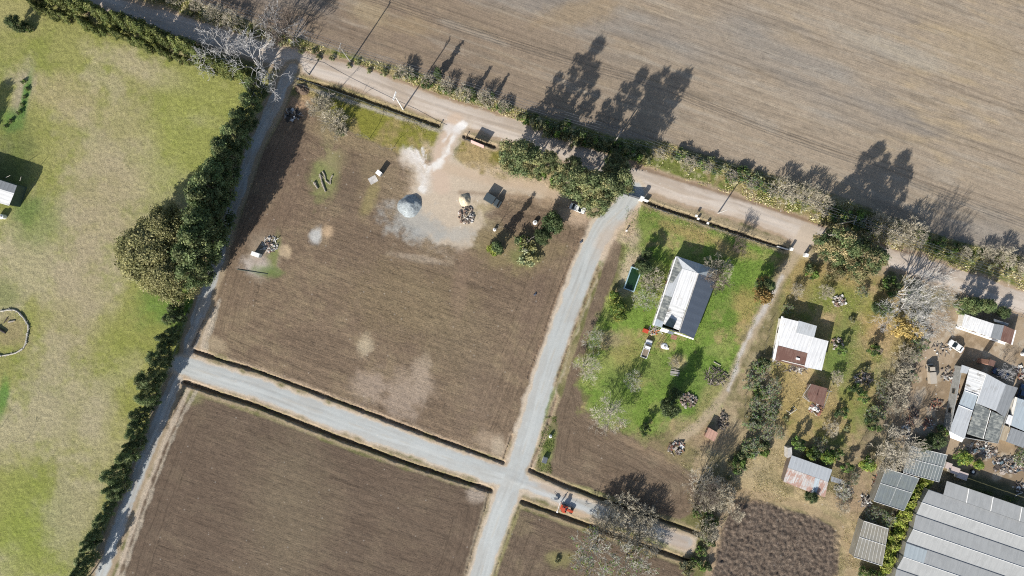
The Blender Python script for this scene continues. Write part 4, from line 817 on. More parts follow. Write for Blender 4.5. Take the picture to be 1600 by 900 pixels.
# ground cover nobody could count: dry grass and weeds, real blades
def cover(name, regions, n_, h0, h1, w, cset, seed, leafy=False):
    r = np.random.default_rng(seed); pts = []
    for (pp, share) in regions:
        sl, d = poly_sdf(pp, 0); jj, ii = np.nonzero(d < 0)
        if len(jj) == 0: continue
        k = r.integers(0, len(jj), int(n_*share)); x = X[sl][jj[k], ii[k]]+r.uniform(-.2, .2, len(k)); y = Y[sl][jj[k], ii[k]]+r.uniform(-.2, .2, len(k)); z = Z[sl][jj[k], ii[k]]
        keep = vn(x, y, 3.2, seed)*.6+vn(x, y, 1.1, seed+4)*.4 > .5+.25*(r.random(len(k))-.5)
        pts.append(np.stack([x, y, z], 1)[keep])
    p = np.concatenate(pts); n = len(p); a = r.uniform(0, 6.283, n); h = r.uniform(h0, h1, n); ww = w*r.uniform(.6, 1.4, n)
    dx = np.stack([np.cos(a), np.sin(a), a*0], 1); ln = r.normal(size=(n, 3))*.6; ln[:, 2] = 1; ln *= h[:, None]
    q = np.stack([p-dx*ww[:, None], p+dx*ww[:, None], p+ln+dx*ww[:, None]*.3, p+ln-dx*ww[:, None]*.3], 1).reshape(-1, 3)
    cs = np.array(cset)[r.integers(0, len(cset), n)]*r.uniform(.7, 1.25, n)[:, None]
    o = link(name, raw_mesh(name, q, np.arange(len(q)).reshape(-1, 4), np.repeat(cs, 4, 0)), M['leaf']); return o
o = cover('roadside_grass', [(VN, 1.0)], 60000, .12, .45, .09, LF((214, 202, 156), (182, 176, 112), (152, 158, 88), (226, 216, 180)), 301); tag(o, 'dry yellow-green grass on the far verge of the dirt road', 'grass', kind='stuff')
o = cover('dry_grass', [(P(1150,700, 1330,700, 1340,780, 1200,785, 1120,760), .5), (P(1230,410, 1430,470, 1420,560, 1330,690, 1220,620, 1215,500), .5), (P(1060,700, 1130,690, 1120,790, 1080,830), .2), (P(1320,800, 1350,800, 1340,890, 1310,890), .1), (P(1010,312, 1230,385, 1225,400, 1000,330), .12), (P(466,112, 690,190, 686,215, 462,140), .15)], 45000, .05, .2, .045, LF((206, 192, 150), (192, 178, 132), (170, 164, 104), (214, 202, 164)), 302); tag(o, 'straw-coloured dry grass around the sheds and ditches', 'grass', kind='stuff')
o = cover('lawn_weeds', [(LW, .8), (P(1440,745, 1600,780, 1600,795, 1500,765), .05), (P(850,650, 870,650, 862,740, 838,735), .1)], 50000, .06, .22, .05, LF((128, 152, 70), (104, 138, 56), (150, 160, 90)), 303); tag(o, 'short bright green weeds on the lawn around the long house', 'weeds', kind='stuff')

# ------------------------------------------------------------------ buildings
def roof_mats():
    R = {}
    R['white'] = mat_roof('white_sheet_roof', (.72, .72, .71), c(196, 190, 178), .28, 1.0, .5, .0, .22, 'X', .2)
    R['white_dirty'] = mat_roof('stained_white_roof', (.7, .7, .68), c(150, 145, 135), .35, 1.0, .6, .0, .22, 'Y', .2)
    R['galv'] = mat_roof('galvanised_roof', c(214, 218, 220), c(188, 190, 190), .35, 1.0, .6, .0, .12, 'X', .12)
    R['galvblue'] = mat_roof('blue_grey_roof', c(196, 208, 214), c(172, 178, 180), .35, 1.1, .6, .0, .12, 'X', .12)
    R['grey'] = mat_roof('grey_roof', c(168, 172, 174), c(134, 136, 138), .35, 1.0, .7, .0, .22, 'X', .25)
    R['slate'] = mat_roof('dark_slate_roof', c(98, 108, 122), None, 0, 2.2, .55, .0, .06, 'Y', .1)
    R['old'] = mat_roof('old_grey_roof', c(134, 140, 138), c(170, 172, 164), .45, .8, .8, .0, .3, 'Y', .3, scale=.9)
    R['rust'] = mat_roof('rusty_roof', c(150, 116, 102), c(118, 84, 72), .5, .9, .85, .0, .25, 'X', .3)
    R['halfrust'] = mat_roof('half_rusted_roof', c(216, 214, 210), c(178, 142, 126), .5, 1.1, .7, .0, .25, 'X', .15, scale=.3)
    R['net'] = mat_roof('greenhouse_film', c(168, 176, 172), c(140, 148, 150), .45, 1.0, .5, 0, .3, 'X', .25, .84)
    R['net2'] = mat_roof('weathered_film', c(200, 196, 182), c(168, 162, 146), .5, 1.0, .6, 0, .35, 'X', .3, .82)
    R['film'] = mat_roof('white_greenhouse_film', c(194, 195, 192), c(180, 181, 178), .45, 1.9, .7, .0, .07, 'X', .06)
    R['filmblue'] = mat_roof('patched_film', c(204, 214, 216), None, 0, 1.2, .6, .0, .14, 'X', .1)
    R['pink'] = mat_roof('faded_pink_roof', c(214, 168, 146), c(190, 150, 132), .4, .8, .8, 0, .3, 'X', .2)
    R['tan'] = mat_roof('tan_roof', c(204, 188, 160), c(178, 158, 130), .4, 1, .8, 0, .3, 'X', .2)
    return R
RM = roof_mats()
BANG = math.radians(-19.2)
class Building:
    def __init__(s, name, label, cat, px, py, ang=BANG, group=None):
        x, y = W(px, py); s.z = 0.0; s.o = thing(name, label, cat, (x, y, 0), ang, group); s.x, s.y, s.a = x, y, ang
    def loc(s, px, py, h):
        x, y = W(px, py, h); dx, dy = x-s.x, y-s.y
        return (dx*math.cos(s.a)+dy*math.sin(s.a), -dx*math.sin(s.a)+dy*math.cos(s.a), h)
    def panel(s, mat, pts, name='roof', th=.07, parent=None):
        q = [s.loc(*p) for p in pts]; n = len(q)
        v = q+[(a, b, z-th) for a, b, z in q]; f = [tuple(range(n)), tuple(range(2*n-1, n-1, -1))]+[(i, n+i, n+(i+1) % n, (i+1) % n) for i in range(n)]
        ar = sum(q[i][0]*q[(i+1) % n][1]-q[(i+1) % n][0]*q[i][1] for i in range(n))
        if ar < 0: f = [tuple(reversed(k)) for k in f]
        return link(name, new_mesh(name, v, f), RM[mat] if isinstance(mat, str) else mat, parent or s.o)
    def walls(s, mat, pts, inset=.25, drop=.12, name='wall', th=.18, skip=()):
        q = [Vector(s.loc(*p)) for p in pts]; cx = sum(p.x for p in q)/len(q); cy = sum(p.y for p in q)/len(q); mb = MB(); w = []
        for p in q:
            d = Vector((p.x-cx, p.y-cy)); k = max(0, 1-inset/max(.1, d.length)); w.append((cx+d.x*k, cy+d.y*k, p.z-drop))
        for i in range(len(w)):
            if i in skip: continue
            a, b = w[i], w[(i+1) % len(w)]; d = Vector((b[0]-a[0], b[1]-a[1])).normalized(); nx_, ny_ = -d.y*th, d.x*th
            mid = ((a[0]+b[0])/2-cx)*nx_+((a[1]+b[1])/2-cy)*ny_
            if mid > 0: nx_, ny_ = -nx_, -ny_
            mb.add([(a[0], a[1], -.2), (b[0], b[1], -.2), (b[0]+nx_, b[1]+ny_, -.2), (a[0]+nx_, a[1]+ny_, -.2), (a[0], a[1], a[2]), (b[0], b[1], b[2]), (b[0]+nx_, b[1]+ny_, b[2]), (a[0]+nx_, a[1]+ny_, a[2])],
                   [(0,3,2,1),(4,5,6,7),(0,1,5,4),(1,2,6,5),(2,3,7,6),(3,0,4,7)])
        s.w = w
        return mb.build(name, mat, s.o)
    def opening(s, kind, i, t, wd, z0, z1, mat):
        """door or window in wall i at fraction t, frame proud of the wall, pane or leaf inside"""
        a, b = s.w[i], s.w[(i+1) % len(s.w)]; d = Vector((b[0]-a[0], b[1]-a[1])); L = d.length; d.normalize(); n = Vector((d.y, -d.x))
        cx = sum(p[0] for p in s.w)/len(s.w); cy = sum(p[1] for p in s.w)/len(s.w); m = Vector((a[0]+d.x*L*t, a[1]+d.y*L*t))
        if (m.x-cx)*n.x+(m.y-cy)*n.y < 0: n = -n
        R = Matrix(((d.x, n.x, 0), (d.y, n.y, 0), (0, 0, 1)))
        mb = MB(); mb.box(m.x+n.x*.03, m.y+n.y*.03, (z0+z1)/2, wd, .05, z1-z0, R); o = mb.build(kind, mat, s.o)
        fr = MB(); e = .07
        for sx in (-1, 1): fr.box(m.x+d.x*sx*(wd/2+e/2)+n.x*.045, m.y+d.y*sx*(wd/2+e/2)+n.y*.045, (z0+z1)/2, e, .08, z1-z0+2*e, R)
        fr.box(m.x+n.x*.045, m.y+n.y*.045, z1+e/2, wd, .08, e, R)
        if kind == 'window': fr.box(m.x+n.x*.05, m.y+n.y*.05, z0-e/2, wd, .1, e, R)
        f = fr.build('frame', M['wood'], o)
        if kind == 'door':
            hb = MB(); hb.box(m.x+d.x*wd*.35+n.x*.08, m.y+d.y*wd*.35+n.y*.08, (z0+z1)/2, .12, .05, .04, R); hb.build('handle', M['steel'], o)

# long house with the white and slate roof
B = Building('long_house', 'long house with a white and dark slate roof in the green lawn', 'house', 1070, 465)
B.walls(M['wall_white'], [(1055,402,3),(1121,422,3),(1084,529,3),(1020,510,3)], .5)
for i, t, w_ in ((3,.2,1.2),(3,.5,1.4),(3,.8,1.2),(1,.3,1.2),(1,.7,1.2),(0,.5,1.2)): B.opening('window', i, t, w_, 1.0, 2.1, M['glass_dark'])
B.opening('door', 3, .65, .9, 0, 2.05, M['wall_brick']); B.opening('door', 2, .4, .9, 0, 2.05, M['wall_plank'])
B.panel('old', [(1057,400,3),(1066,419.5,3.5),(1058,443.5,3.5),(1045.5,441,3)]); B.panel('galv', [(1058,443.5,3.51),(1066,419.5,3.51),(1063.5,426,3.51),(1051,461,3.51),(1041,458,3.0)][:1]+[(1066,419.5,3.51),(1050,464,3.51),(1038.5,461,3.01),(1045.5,441,3.01)])
B.panel('old', [(1038.5,461,3.0),(1050,464,3.5),(1037,503,3.5),(1026,498,3.0)]); B.panel('galvblue', [(1026,498,3),(1037,503,3.5),(1034,512,3.5),(1021,508,3)])
B.panel('white', [(1066,419.5,3.53),(1091,427,5.0),(1072,482,5.0),(1047,474,3.53)]); B.panel('white_dirty', [(1047,474,3.53),(1072,482,5.0),(1061,516,5.0),(1036,506,3.53)])
B.panel('slate', [(1091,427,5.02),(1120,436,3.0),(1084,529,3.0),(1061,518,5.02)]); B.panel('galv', [(1057,400,3.02),(1092,411.5,3.02),(1091,427,5.04),(1066,419.5,3.56)]); B.panel('galvblue', [(1092,411.5,3.02),(1121,421,3.02),(1120,436,3.02),(1091,427,5.04)])
B.panel(M['white_paint'], [(1055.5,401,3.06),(1057.2,401.3,3.06),(1022,509,3.06),(1020,508.5,3.06)], 'gutter', .12); B.panel(M['white_paint'], [(1034,512,3.3),(1054,519.5,3.3),(1051,523,2.7),(1031,517,2.7)], 'awning'); B.panel(M['white_paint'], [(1054,518.5,3.2),(1084,529,3.1),(1083.5,531,3.0),(1053,520.5,3.1)], 'gutter', .1)
B.panel(M['concrete'], [(1091,426.6,5.1),(1092.2,427,5.1),(1062,518.5,5.1),(1060.8,518,5.1)], 'ridge_cap', .05)

B.panel(M['glass_dark'], [(1047,496,4.6),(1056,503,5.1),(1052,512.5,5.1),(1038.5,508,4.1)], 'dark_panel', .08)  # dark four-sided sheet lying over the lower end of the roof

B = Building('white_roofed_house', 'house with a white roof and one brown rusted corner beside the driveway', 'house', 1250, 538)
B.walls(M['wall_white'], [(1223,497,3.3),(1276,510,3.3),(1272,527,3.3),(1294,533,3.2),(1284,578,3.0),(1257,574,3.0),(1210,562,2.8)], .3)
B.opening('window', 6, .3, 1.2, .9, 2.0, M['glass_dark']); B.opening('window', 6, .7, 1.2, .9, 2.0, M['glass_dark']); B.opening('door', 3, .5, .9, 0, 2.0, M['wall_plank']); B.opening('window', 5, .5, 1.0, .9, 2.0, M['glass_dark'])
B.panel('white', [(1223,496,3.5),(1248,502.5,3.5),(1265,553,3.1),(1216,539.5,3.1)][:1]+[(1276,509.5,3.5),(1263.5,552,3.1),(1216,539.5,3.1)]); B.panel('galv', [(1248,501,3.6),(1276.5,509.3,3.6),(1272,527,3.5),(1244,519.5,3.5)])
B.panel('rust', [(1216,540,3.0),(1262,552,3.0),(1257.5,575.5,2.7),(1210,562,2.7)]); B.panel(RM['white'], [(1268,526,3.4),(1294.5,533,3.4),(1284,579,3.2),(1257,573.5,3.2)])
B.panel(M['white_paint'], [(1221,494,3.2),(1223.5,495,3.2),(1211,562,2.9),(1207,561,2.9)], 'gutter', .1); B.panel(M['white_paint'], [(1244.5,558.5,3.15),(1250,560,3.15),(1249.3,563,3.15),(1243.8,561.5,3.15)], 'roof_vent', .3)

B = Building('rusty_shed', 'small brown rusty-roofed shed below the white-roofed house', 'shed', 1277, 616)
B.walls(M['wall_plank'], [(1267,600,2.5),(1293,607,2.5),(1286,635,2.3),(1261,625,2.3)], .2); B.opening('door', 2, .5, .9, 0, 1.9, M['wood'])
B.panel('rust', [(1268,600,2.7),(1281,603.5,2.75),(1276,618,2.7),(1261.5,615,2.6)]); B.panel('rust', [(1281,603.5,2.65),(1293,607,2.65),(1287,635,2.4),(1274,630,2.45),(1277,618,2.6)]); B.panel('rust', [(1261.5,615,2.5),(1277,618,2.55),(1274,630,2.35),(1265,626,2.35)])
mb = MB()
for a, b in (((1255,617,1.8),(1267,600,2.4)),((1253,619,1.4),(1265,628,1.4)),((1255,617,1.8),(1265,627,1.7)),((1290,610,2.6),(1300,612,1.2)),((1288,634,1.0),(1296,612,1.0))): mb.tube(B.loc(*a), B.loc(*b), .09, .09, 6)
mb.build('loose_poles', M['grey_wood'], B.o)

B = Building('half_rusted_shed', 'shed with a grey roof slope and a streaked rusty lower slope beside the cloddy field', 'shed', 1262, 742)
B.walls(M['wall_plank'], [(1237,711,2.6),(1301,734,2.6),(1296,753,2.8),(1289,776,2.2),(1224,752,2.2),(1231,730,2.8)], .25); B.opening('door', 3, .4, .9, 0, 1.9, M['wood']); B.opening('window', 3, .75, .8, .9, 1.7, M['glass_dark'])
B.panel('galv', [(1237,711.5,2.85),(1300.5,734,2.85),(1294,753,3.1),(1231,730.5,3.1)]); B.panel('tan', [(1237,711,2.78),(1300,733.6,2.78),(1299.3,736.5,2.83),(1268,724.5,2.83)]); B.panel('halfrust', [(1231,730.8,3.05),(1274,746.2,3.05),(1268,770,2.35),(1224,752.5,2.35)]); B.panel('galvblue', [(1274,746.2,3.06),(1281,748.6,3.06),(1275,772,2.36),(1268,770,2.36)]); B.panel('halfrust', [(1281,748.6,3.05),(1294,753.2,3.05),(1289,777,2.3),(1275,772,2.35)])
B.panel(M['concrete'], [(1231,700,2.4),(1237,699,2.4),(1238,712,2.4),(1231,716,2.4)], 'chimney_slab', 2.5); B.panel('grey', [(1299,744,2.5),(1316,750,2.4),(1312,756,2.3),(1298,752,2.4)], 'lean_to_roof')

B = Building('brick_shelter', 'tiny shelter with a faded pink tiled roof below the lawn', 'shelter', 1112, 679)
B.walls(M['wall_brick'], [(1108,668.5,2.0),(1121,676,2.0),(1116,689,1.9),(1102,682,1.9)], .15); B.panel('pink', [(1107.5,668,2.2),(1122,676.5,2.2),(1116,690,2.05),(1101,682,2.05)]); B.opening('door', 3, .5, .7, 0, 1.6, M['wall_plank'])

B = Building('long_shed', 'long low shed with white, grey and rusty roof sheets below the dirt road', 'shed', 1545, 514)
B.walls(M['wall_white'], [(1507,491,2.7),(1587,517,2.7),(1581,538,2.6),(1503,510,2.6)], .25); B.opening('door', 2, .3, 1.0, 0, 2, M['wall_plank']); B.opening('door', 2, .7, 1.0, 0, 2, M['wall_plank']); B.opening('window', 2, .5, 1.0, .9, 1.8, M['glass_dark'])
B.panel('white', [(1506.7,490.5,2.9),(1529,498,2.9),(1526,519,2.7),(1503,510.5,2.7)]); B.panel('white', [(1529,498,2.92),(1553.5,506,2.92),(1547.5,527.5,2.72),(1526,519,2.72)]); B.panel('grey', [(1553.5,506,2.88),(1569,508.5,2.88),(1563,532,2.7),(1547.5,527.5,2.7)]); B.panel('rust', [(1569,508.5,2.85),(1586,516,2.85),(1580,538,2.65),(1563,532,2.65)]); B.panel(M['white_paint'], [(1586,515.5,2.9),(1588,516.3,2.9),(1582,539,2.7),(1580,538.2,2.7)], 'roof_edge'); B.panel('grey', [(1553,498,2.3),(1576,505.5,2.3),(1575,509,2.5),(1553,502,2.5)], 'lean_to_roof')

B = Building('patched_house', 'large house with a patchwork of grey and white roof sheets in the dirt yard', 'house', 1535, 632)
B.walls(M['wall_grey'], [(1503,571,3.1),(1541,584,3.3),(1590,606,3.3),(1561,695,3.0),(1506,686,3.0),(1483,674,3.0)], .3)
for i, t in ((0,.5),(1,.3),(1,.7),(5,.3),(5,.6),(2,.5)): B.opening('window', i, t, 1.1, 1, 2.1, M['glass_dark'])
B.opening('door', 3, .4, 1.0, 0, 2.05, M['wall_plank']); B.opening('door', 1, .5, 1.0, 0, 2.05, M['wood'])
B.panel('galv', [(1503,570,3.2),(1515,574,3.3),(1511,584,3.3),(1500,582,3.1)]); B.panel('white_dirty', [(1515,574,3.35),(1541,583.5,3.45),(1528.5,618,3.3),(1506.7,610,3.2)]); B.panel('galv', [(1541,583.5,3.5),(1572,600.5,3.5),(1556,642,3.3),(1525.5,630,3.3)]); B.panel('grey', [(1572,600.5,3.48),(1590.6,606,3.4),(1570,652,3.2),(1556,642,3.25)])
B.panel('galvblue', [(1506.7,610,3.15),(1528,618,3.25),(1520,642,3.2),(1498,633,3.05)]); B.panel('galv', [(1498,633,3.02),(1520,642,3.17),(1514,662,3.1),(1490,655,2.95)]); B.panel('galv', [(1490,655,2.92),(1514,662,3.07),(1507,686,3.0),(1483,674,2.85)]); B.panel('old', [(1525,630,3.2),(1548,641,3.2),(1536,686,2.95),(1511,678,2.95)]); B.panel('old', [(1550,642,3.16),(1570,652,3.12),(1566,664,3.05),(1558,693,2.9),(1538,686,2.92)]); B.panel('tan', [(1566,663,2.8),(1579,668,2.8),(1573,690,2.6),(1559,686,2.6)]); B.panel(M['white_paint'], [(1483,673,2.7),(1506,685,2.8),(1503,691,2.3),(1485,684,2.3)], 'awning')
mb = MB()
for a, b in (((1528,617.7,3.42),(1507,610,3.3)),((1498,633,3.16),(1520,642,3.3)),((1525.5,630,3.42),(1541,583.8,3.6)),((1548,641.5,3.32),(1536,686,3.1))): mb.tube(B.loc(*a), B.loc(*b), .08, .08, 5)
mb.build('ridge_pipe', M['white_paint'], B.o)
B = Building('annex_house', 'pale blue roofed annex at the right edge next to the patched house', 'house', 1592, 655)
B.walls(M['wall_white'], [(1586,621,3.0),(1616,630,3.0),(1600,699,2.8),(1572,690,2.8)], .3); B.opening('window', 3, .6, 1.0, 1, 2, M['glass_dark'])
B.panel(M['wall_white'], [(1586,620,3.1),(1592,622,3.1),(1583,652,3.0),(1581,640,3.0)], 'parapet'); B.panel('galvblue', [(1590,622,3.3),(1618,630,3.3),(1606,676,3.1),(1580,665,3.1)]); B.panel('grey', [(1580,668,3.0),(1605,677,3.0),(1599,700,2.8),(1572,690,2.8)]); B.panel('white', [(1576,648,3.05),(1583,650,3.05),(1580,665,2.95),(1571,661,2.95)])

def nethouse(label, pts, mat, ang, ribs, g='film-covered netting houses'):
    B = Building('netting_house', label, 'greenhouse', sum(p[0] for p in pts)/4, sum(p[1] for p in pts)/4, ang, g)
    P4 = [(*p, 2.9) for p in pts]; B.walls(RM['net2'], P4, .1, .1, 'side_net', .04); B.panel(mat, P4, th=.03)
    q = [Vector(B.loc(*p)) for p in P4]; mb = MB()
    for i in range(ribs+1):
        a = q[0].lerp(q[1], i/ribs); b = q[3].lerp(q[2], i/ribs); mb.tube(a+Vector((0,0,.05)), b+Vector((0,0,.05)), .025, .025, 4)
    for t in (0, .45, 1): a = q[0].lerp(q[3], t); b = q[1].lerp(q[2], t); mb.tube(a+Vector((0,0,.07)), b+Vector((0,0,.07)), .06, .06, 4)
    mb.build('frame', M['white_paint'], B.o)
    for k in range(4):
        p = MB(); p.tube((q[k].x*.98, q[k].y*.98, -.2), (q[k].x*.98, q[k].y*.98, 2.85), .06, .06, 6); p.build('post', M['grey_wood'], B.o)
nethouse('greenish netting house with white ribs, the uppermost of the three', [(1423,697),(1480,711),(1467,753),(1411,738)], 'net', BANG, 12)
nethouse('greenish netting house in the middle, partly shaded by the lime hedge', [(1384,732),(1436,747.5),(1412,798),(1365,783)], 'net', BANG, 2)
nethouse('small weathered beige netting house, the lowest of the three', [(1350,814),(1388,826),(1378,884),(1334,870)], 'net2', BANG, 8)

# big multi-span greenhouse
B = Building('multi_span_greenhouse', 'huge white multi-span greenhouse filling the bottom right corner', 'greenhouse', 1500, 840)
d = (1.0, .345); E_ = 200
def row(x0, y0, h, off=0): return [(x0, y0, h), (1760, y0+(1760-x0)*.345, h)]
HG, HR = 3.4, 3.8
lines_ = [(1451,765,HG), (1440,785,HR), (1431.5,804,HG), (1426.5,827,HR), (1416,847.5,HG), (1411.6,870,HR), (1401,889,HG), (1396,912,HR), (1386,932,HG), (1381,954,HR)]
for i in range(len(lines_)-1):
    a = row(*lines_[i]); b = row(*lines_[i+1])
    B.panel('film', [a[0], a[1], b[1], b[0]], th=.04)
B.panel('film', [(1479.5,751.5,HG-.05), (1760,751.5+280.5*.345,HG-.05), (1760,773+286*.345,HG+.28), (1474,773,HG+.28)], th=.04); B.panel('filmblue', [(1416,848.6,HG+.06), (1449,860,HG+.06), (1443,880.5,HR+.04), (1411.8,869.6,HR+.04)], name='roof_patch', th=.03)
mb = MB()
for l in lines_[::2]: mb.tube(B.loc(l[0], l[1], l[2]+.04), B.loc(1760, l[1]+(1760-l[0])*.345, l[2]+.04), .1, .1, 5)
mb.build('gutter', M['steel'], B.o); mb = MB()
for l in lines_[1::2]: mb.tube(B.loc(l[0], l[1], l[2]+.05), B.loc(1760, l[1]+(1760-l[0])*.345, l[2]+.05), .06, .06, 5)
for x_ in (1514, 1552, 1597): mb.tube(B.loc(x_, 751.5+(x_-1479.5)*.345, HG+.05), B.loc(x_-4, 773+(x_-4-1474)*.345, HG+.36), .1, .1, 5)
mb.build('ridge', M['white_paint'], B.o)
wl = [(1451,765,HG), (1440,785,HR), (1431.5,804,HG), (1426.5,827,HR), (1416,847.5,HG), (1411.6,870,HR), (1401,889,HG), (1396,912,HR), (1381,954,HG)]
mb = MB()
for i in range(len(wl)-1):
    a, b = B.loc(*wl[i]), B.loc(*wl[i+1]); mb.add([(a[0]+.05, a[1], -.2), (b[0]+.05, b[1], -.2), b and (b[0]+.05, b[1], b[2]-.06), (a[0]+.05, a[1], a[2]-.06), (a[0]+.13, a[1], -.2), (b[0]+.13, b[1], -.2), (b[0]+.13, b[1], b[2]-.06), (a[0]+.13, a[1], a[2]-.06)], [(0,1,2,3),(7,6,5,4),(3,2,6,7),(0,4,5,1)])
mb.build('side_wall', RM['net2'], B.o); mb = MB()
for l in wl: p = B.loc(*l); mb.tube((p[0], p[1], -.2), (p[0], p[1], l[2]), .07, .07, 6)
mb.build('frame', M['steel'], B.o)

# shed and tanks at the left edge
B = Building('pasture_shed', 'pale sheet-roofed shed with dark green walls at the left edge', 'shed', 8, 300)
B.walls(M['wall_green'], [(-62,262,4.0),(26,289.5,4.0),(14,321,4.0),(-74,296,4.0)], .1, .1); B.panel('grey', [(-62,261,4.1),(26.5,290,4.1),(22,302,4.4),(-67,275,4.4)]); B.panel(RM['white_dirty'], [(-67,275,4.4),(22,302,4.4),(14,321.5,4.1),(-75,296,4.1)])
mb = MB()
for a, b in (((31,283,3.2),(33,276,4.2)),((8,278,3),(16,274,4.4))): mb.tube(B.loc(*a), B.loc(*b), .06, .05, 5)
mb.build('roof_poles', M['grey_wood'], B.o)
def tank(px, py, r, h, label, mat=None, group=None, z=0):
    x, y = W(px, py); t = thing('water_tank', label, 'water tank', (x, y, gz(x, y)+z), 0, group)
    mb = MB(); n = 20
    prof = [(r, -.1), (r, h*.82), (r*.92, h*.9), (r*.45, h), (r*.3, h)]
    for (a, za), (b, zb) in zip(prof, prof[1:]): mb.tube((0, 0, za), (0, 0, zb), a, b, n, caps=False)
    mb.tube((0, 0, -.1), (0, 0, -.09), r, r, n); mb.build('body', mat or M['white_paint'], t); mb = MB(); mb.tube((0, 0, h), (0, 0, h+.08), r*.32, r*.28, n); mb.build('lid', M['concrete'], t); return t
tank(2, 339, .62, 1.5, 'round white water tank at the left edge, the outer of two', group='two white tanks below the pasture shed'); tank(7.5, 339, .6, 1.5, 'round white water tank, the inner of two below the pasture shed', group='two white tanks below the pasture shed')
t = tank(1031, 538, .75, 1.6, 'white water tank on a timber stand below the long house', z=4.6)
mb = MB()
for sx in (-1, 1):
    for sy in (-1, 1): mb.tube((sx*.6, sy*.6, -4.7), (sx*.5, sy*.5, -.15), .07, .07, 6)
mb.box(0, 0, -.12, 1.6, 1.6, .12); mb.build('stand', M['wood'], t)
tank(773, 359, .45, .9, 'small white tank beside the narrow conifer in the bare field'); tank(836, 348, .6, 1.1, 'white round tank left of the grey-green tree in the bare field'); tank(860, 681, .4, 1.0, 'white barrel in the weeds beside the estate road')

def small_box(name, label, cat, px, py, sx, sy, h, ang, mat, matlid=None, door=True):
    x, y = W(px, py); t = thing(name, label, cat, (x, y, gz(x, y)), ang); mb = MB(); mb.box(0, 0, h/2-.1, sx, sy, h+.2); mb.build('body', mat, t)
    mb = MB(); mb.box(0, 0, h+.05, sx*1.06, sy*1.08, .08, top=.94); mb.build('roof', matlid or M['white_paint'], t)
    if door: mb = MB(); mb.box(0, -sy/2-.02, h*.45, sx*.4, .04, h*.85); mb.build('door', M['wall_grey'], t)
    return t
small_box('pump_house', 'small white pump house with a long black shadow on the worn patch', 'shed', 403, 398, 2.1, 1.0, 1.9, BANG, M['wall_white'])
small_box('portable_toilet', 'white portable toilet standing alone in the bare field', 'toilet', 594, 272, 1.1, 1.3, 2.0, math.radians(52), M['wall_white'])
small_box('feed_box', 'white box with a striped lid in the weeds near the road junction', 'box', 851, 718, 1.2, 1.4, .9, BANG, M['white_paint'], M['steel'])
mb = MB(); mb.box(0, 0, .03, 2.2, 1.8, .12); x, y = W(583, 281); o = mb.build('concrete_slab', M['concrete']); o.location = (x, y, gz(x, y)); o.rotation_euler.z = .5; tag(o, 'grey concrete slab beside the portable toilet', 'slab')

# piles
def mound(name, label, cat, px, py, rx, ry, h, colr, rot=0, seed=1, lump=.12, kind_mat=None):
    r = np.random.default_rng(seed); x, y = W(px, py); n = 44; xs = np.linspace(-1.15, 1.15, n); gx_, gy_ = np.meshgrid(xs, xs); rr_ = np.hypot(gx_, gy_)
    bump = (vn(gx_*rx+seed*9, gy_*ry, .6, seed)-.5)*lump*2+(vn(gx_*rx+seed*9, gy_*ry, .25, seed+1)-.5)*lump
    z = h*np.clip(1-np.clip(rr_+(vn(gx_*2, gy_*2, .9, seed+2)-.5)*.2+.1*gx_, 0, 2)**1.5, -.15, 1); z = np.where(rr_ < 1.15, z, -.15*h)+bump*np.clip(z/h*3, 0, 1)-.04
    v = np.stack([gx_*rx, gy_*ry, z], -1).reshape(-1, 3); ii = np.arange(n*n).reshape(n, n)
    f = np.stack([ii[:-1, :-1], ii[:-1, 1:], ii[1:, 1:], ii[1:, :-1]], -1).reshape(-1, 4)
    cc = np.tile(np.array(colr), (len(v), 1))*r.uniform(.8, 1.15, len(v))[:, None]
    o = link(name, raw_mesh(name, v, f, cc, True), M['attr']); o.location = (x, y, gz(x, y)); o.rotation_euler.z = rot; tag(o, label, cat); return o
mound('gravel_pile', 'large heap of grey gravel at the end of the entrance drive', 'gravel pile', 642, 322, 3.2, 3.0, 2.0, c(168, 176, 178), 0, 3, .12)
mound('sand_pile', 'small heap of pale yellow sand left of the parked dark pickup', 'sand pile', 727, 313, 1.5, 1.9, 1.2, c(232, 216, 184), .3, 5, .05); mound('soil_pile', 'heap of dark soil at the top corner of the bare field', 'soil pile', 473, 140, 2.0, 1.5, 1.2, c(110, 92, 76), -.3, 6, .3)
def heap(name, label, cat, px, py, rx, ry, n, kinds, cols, seed, h=.8, size=(.3, 1.0), group=None):
    rr = random.Random(seed); x, y = W(px, py); mb = MB()
    for i in range(n):
        a = rr.uniform(0, 6.283); q = math.sqrt(rr.random()); k = rr.choice(kinds); s = rr.uniform(*size); kv = rr.uniform(.7, 1.25); col_ = tuple(v*kv for v in rr.choice(cols))
        zz = h*(1-q)*rr.random()+.12; px_, py_ = q*rx*math.cos(a), q*ry*math.sin(a)
        R = Matrix.Rotation(rr.uniform(0, 6.28), 3, 'Z') @ Matrix.Rotation(rr.uniform(-.5, .5), 3, 'X') @ Matrix.Rotation(rr.uniform(-.4, .4), 3, 'Y')
        if k == 'plank': mb.box(px_, py_, zz, s*2.4, .16, .05, R, col_)
        elif k == 'pole': dd = R @ Vector((1, 0, 0)); mb.tube(Vector((px_, py_, zz))-dd*s*1.2, Vector((px_, py_, zz))+dd*s*1.2, .06, .045, 5, col_)
        elif k == 'sheet': mb.box(px_, py_, zz, s*1.4, s, .03, R, col_)
        else: mb.box(px_, py_, zz, s*.7, s*.6, s*.45, R, col_, top=rr.uniform(.5, 1))
    o = mb.build(name, M['attr'], cols=True); o.location = (x, y, gz(x, y)); tag(o, label, cat, group); return o
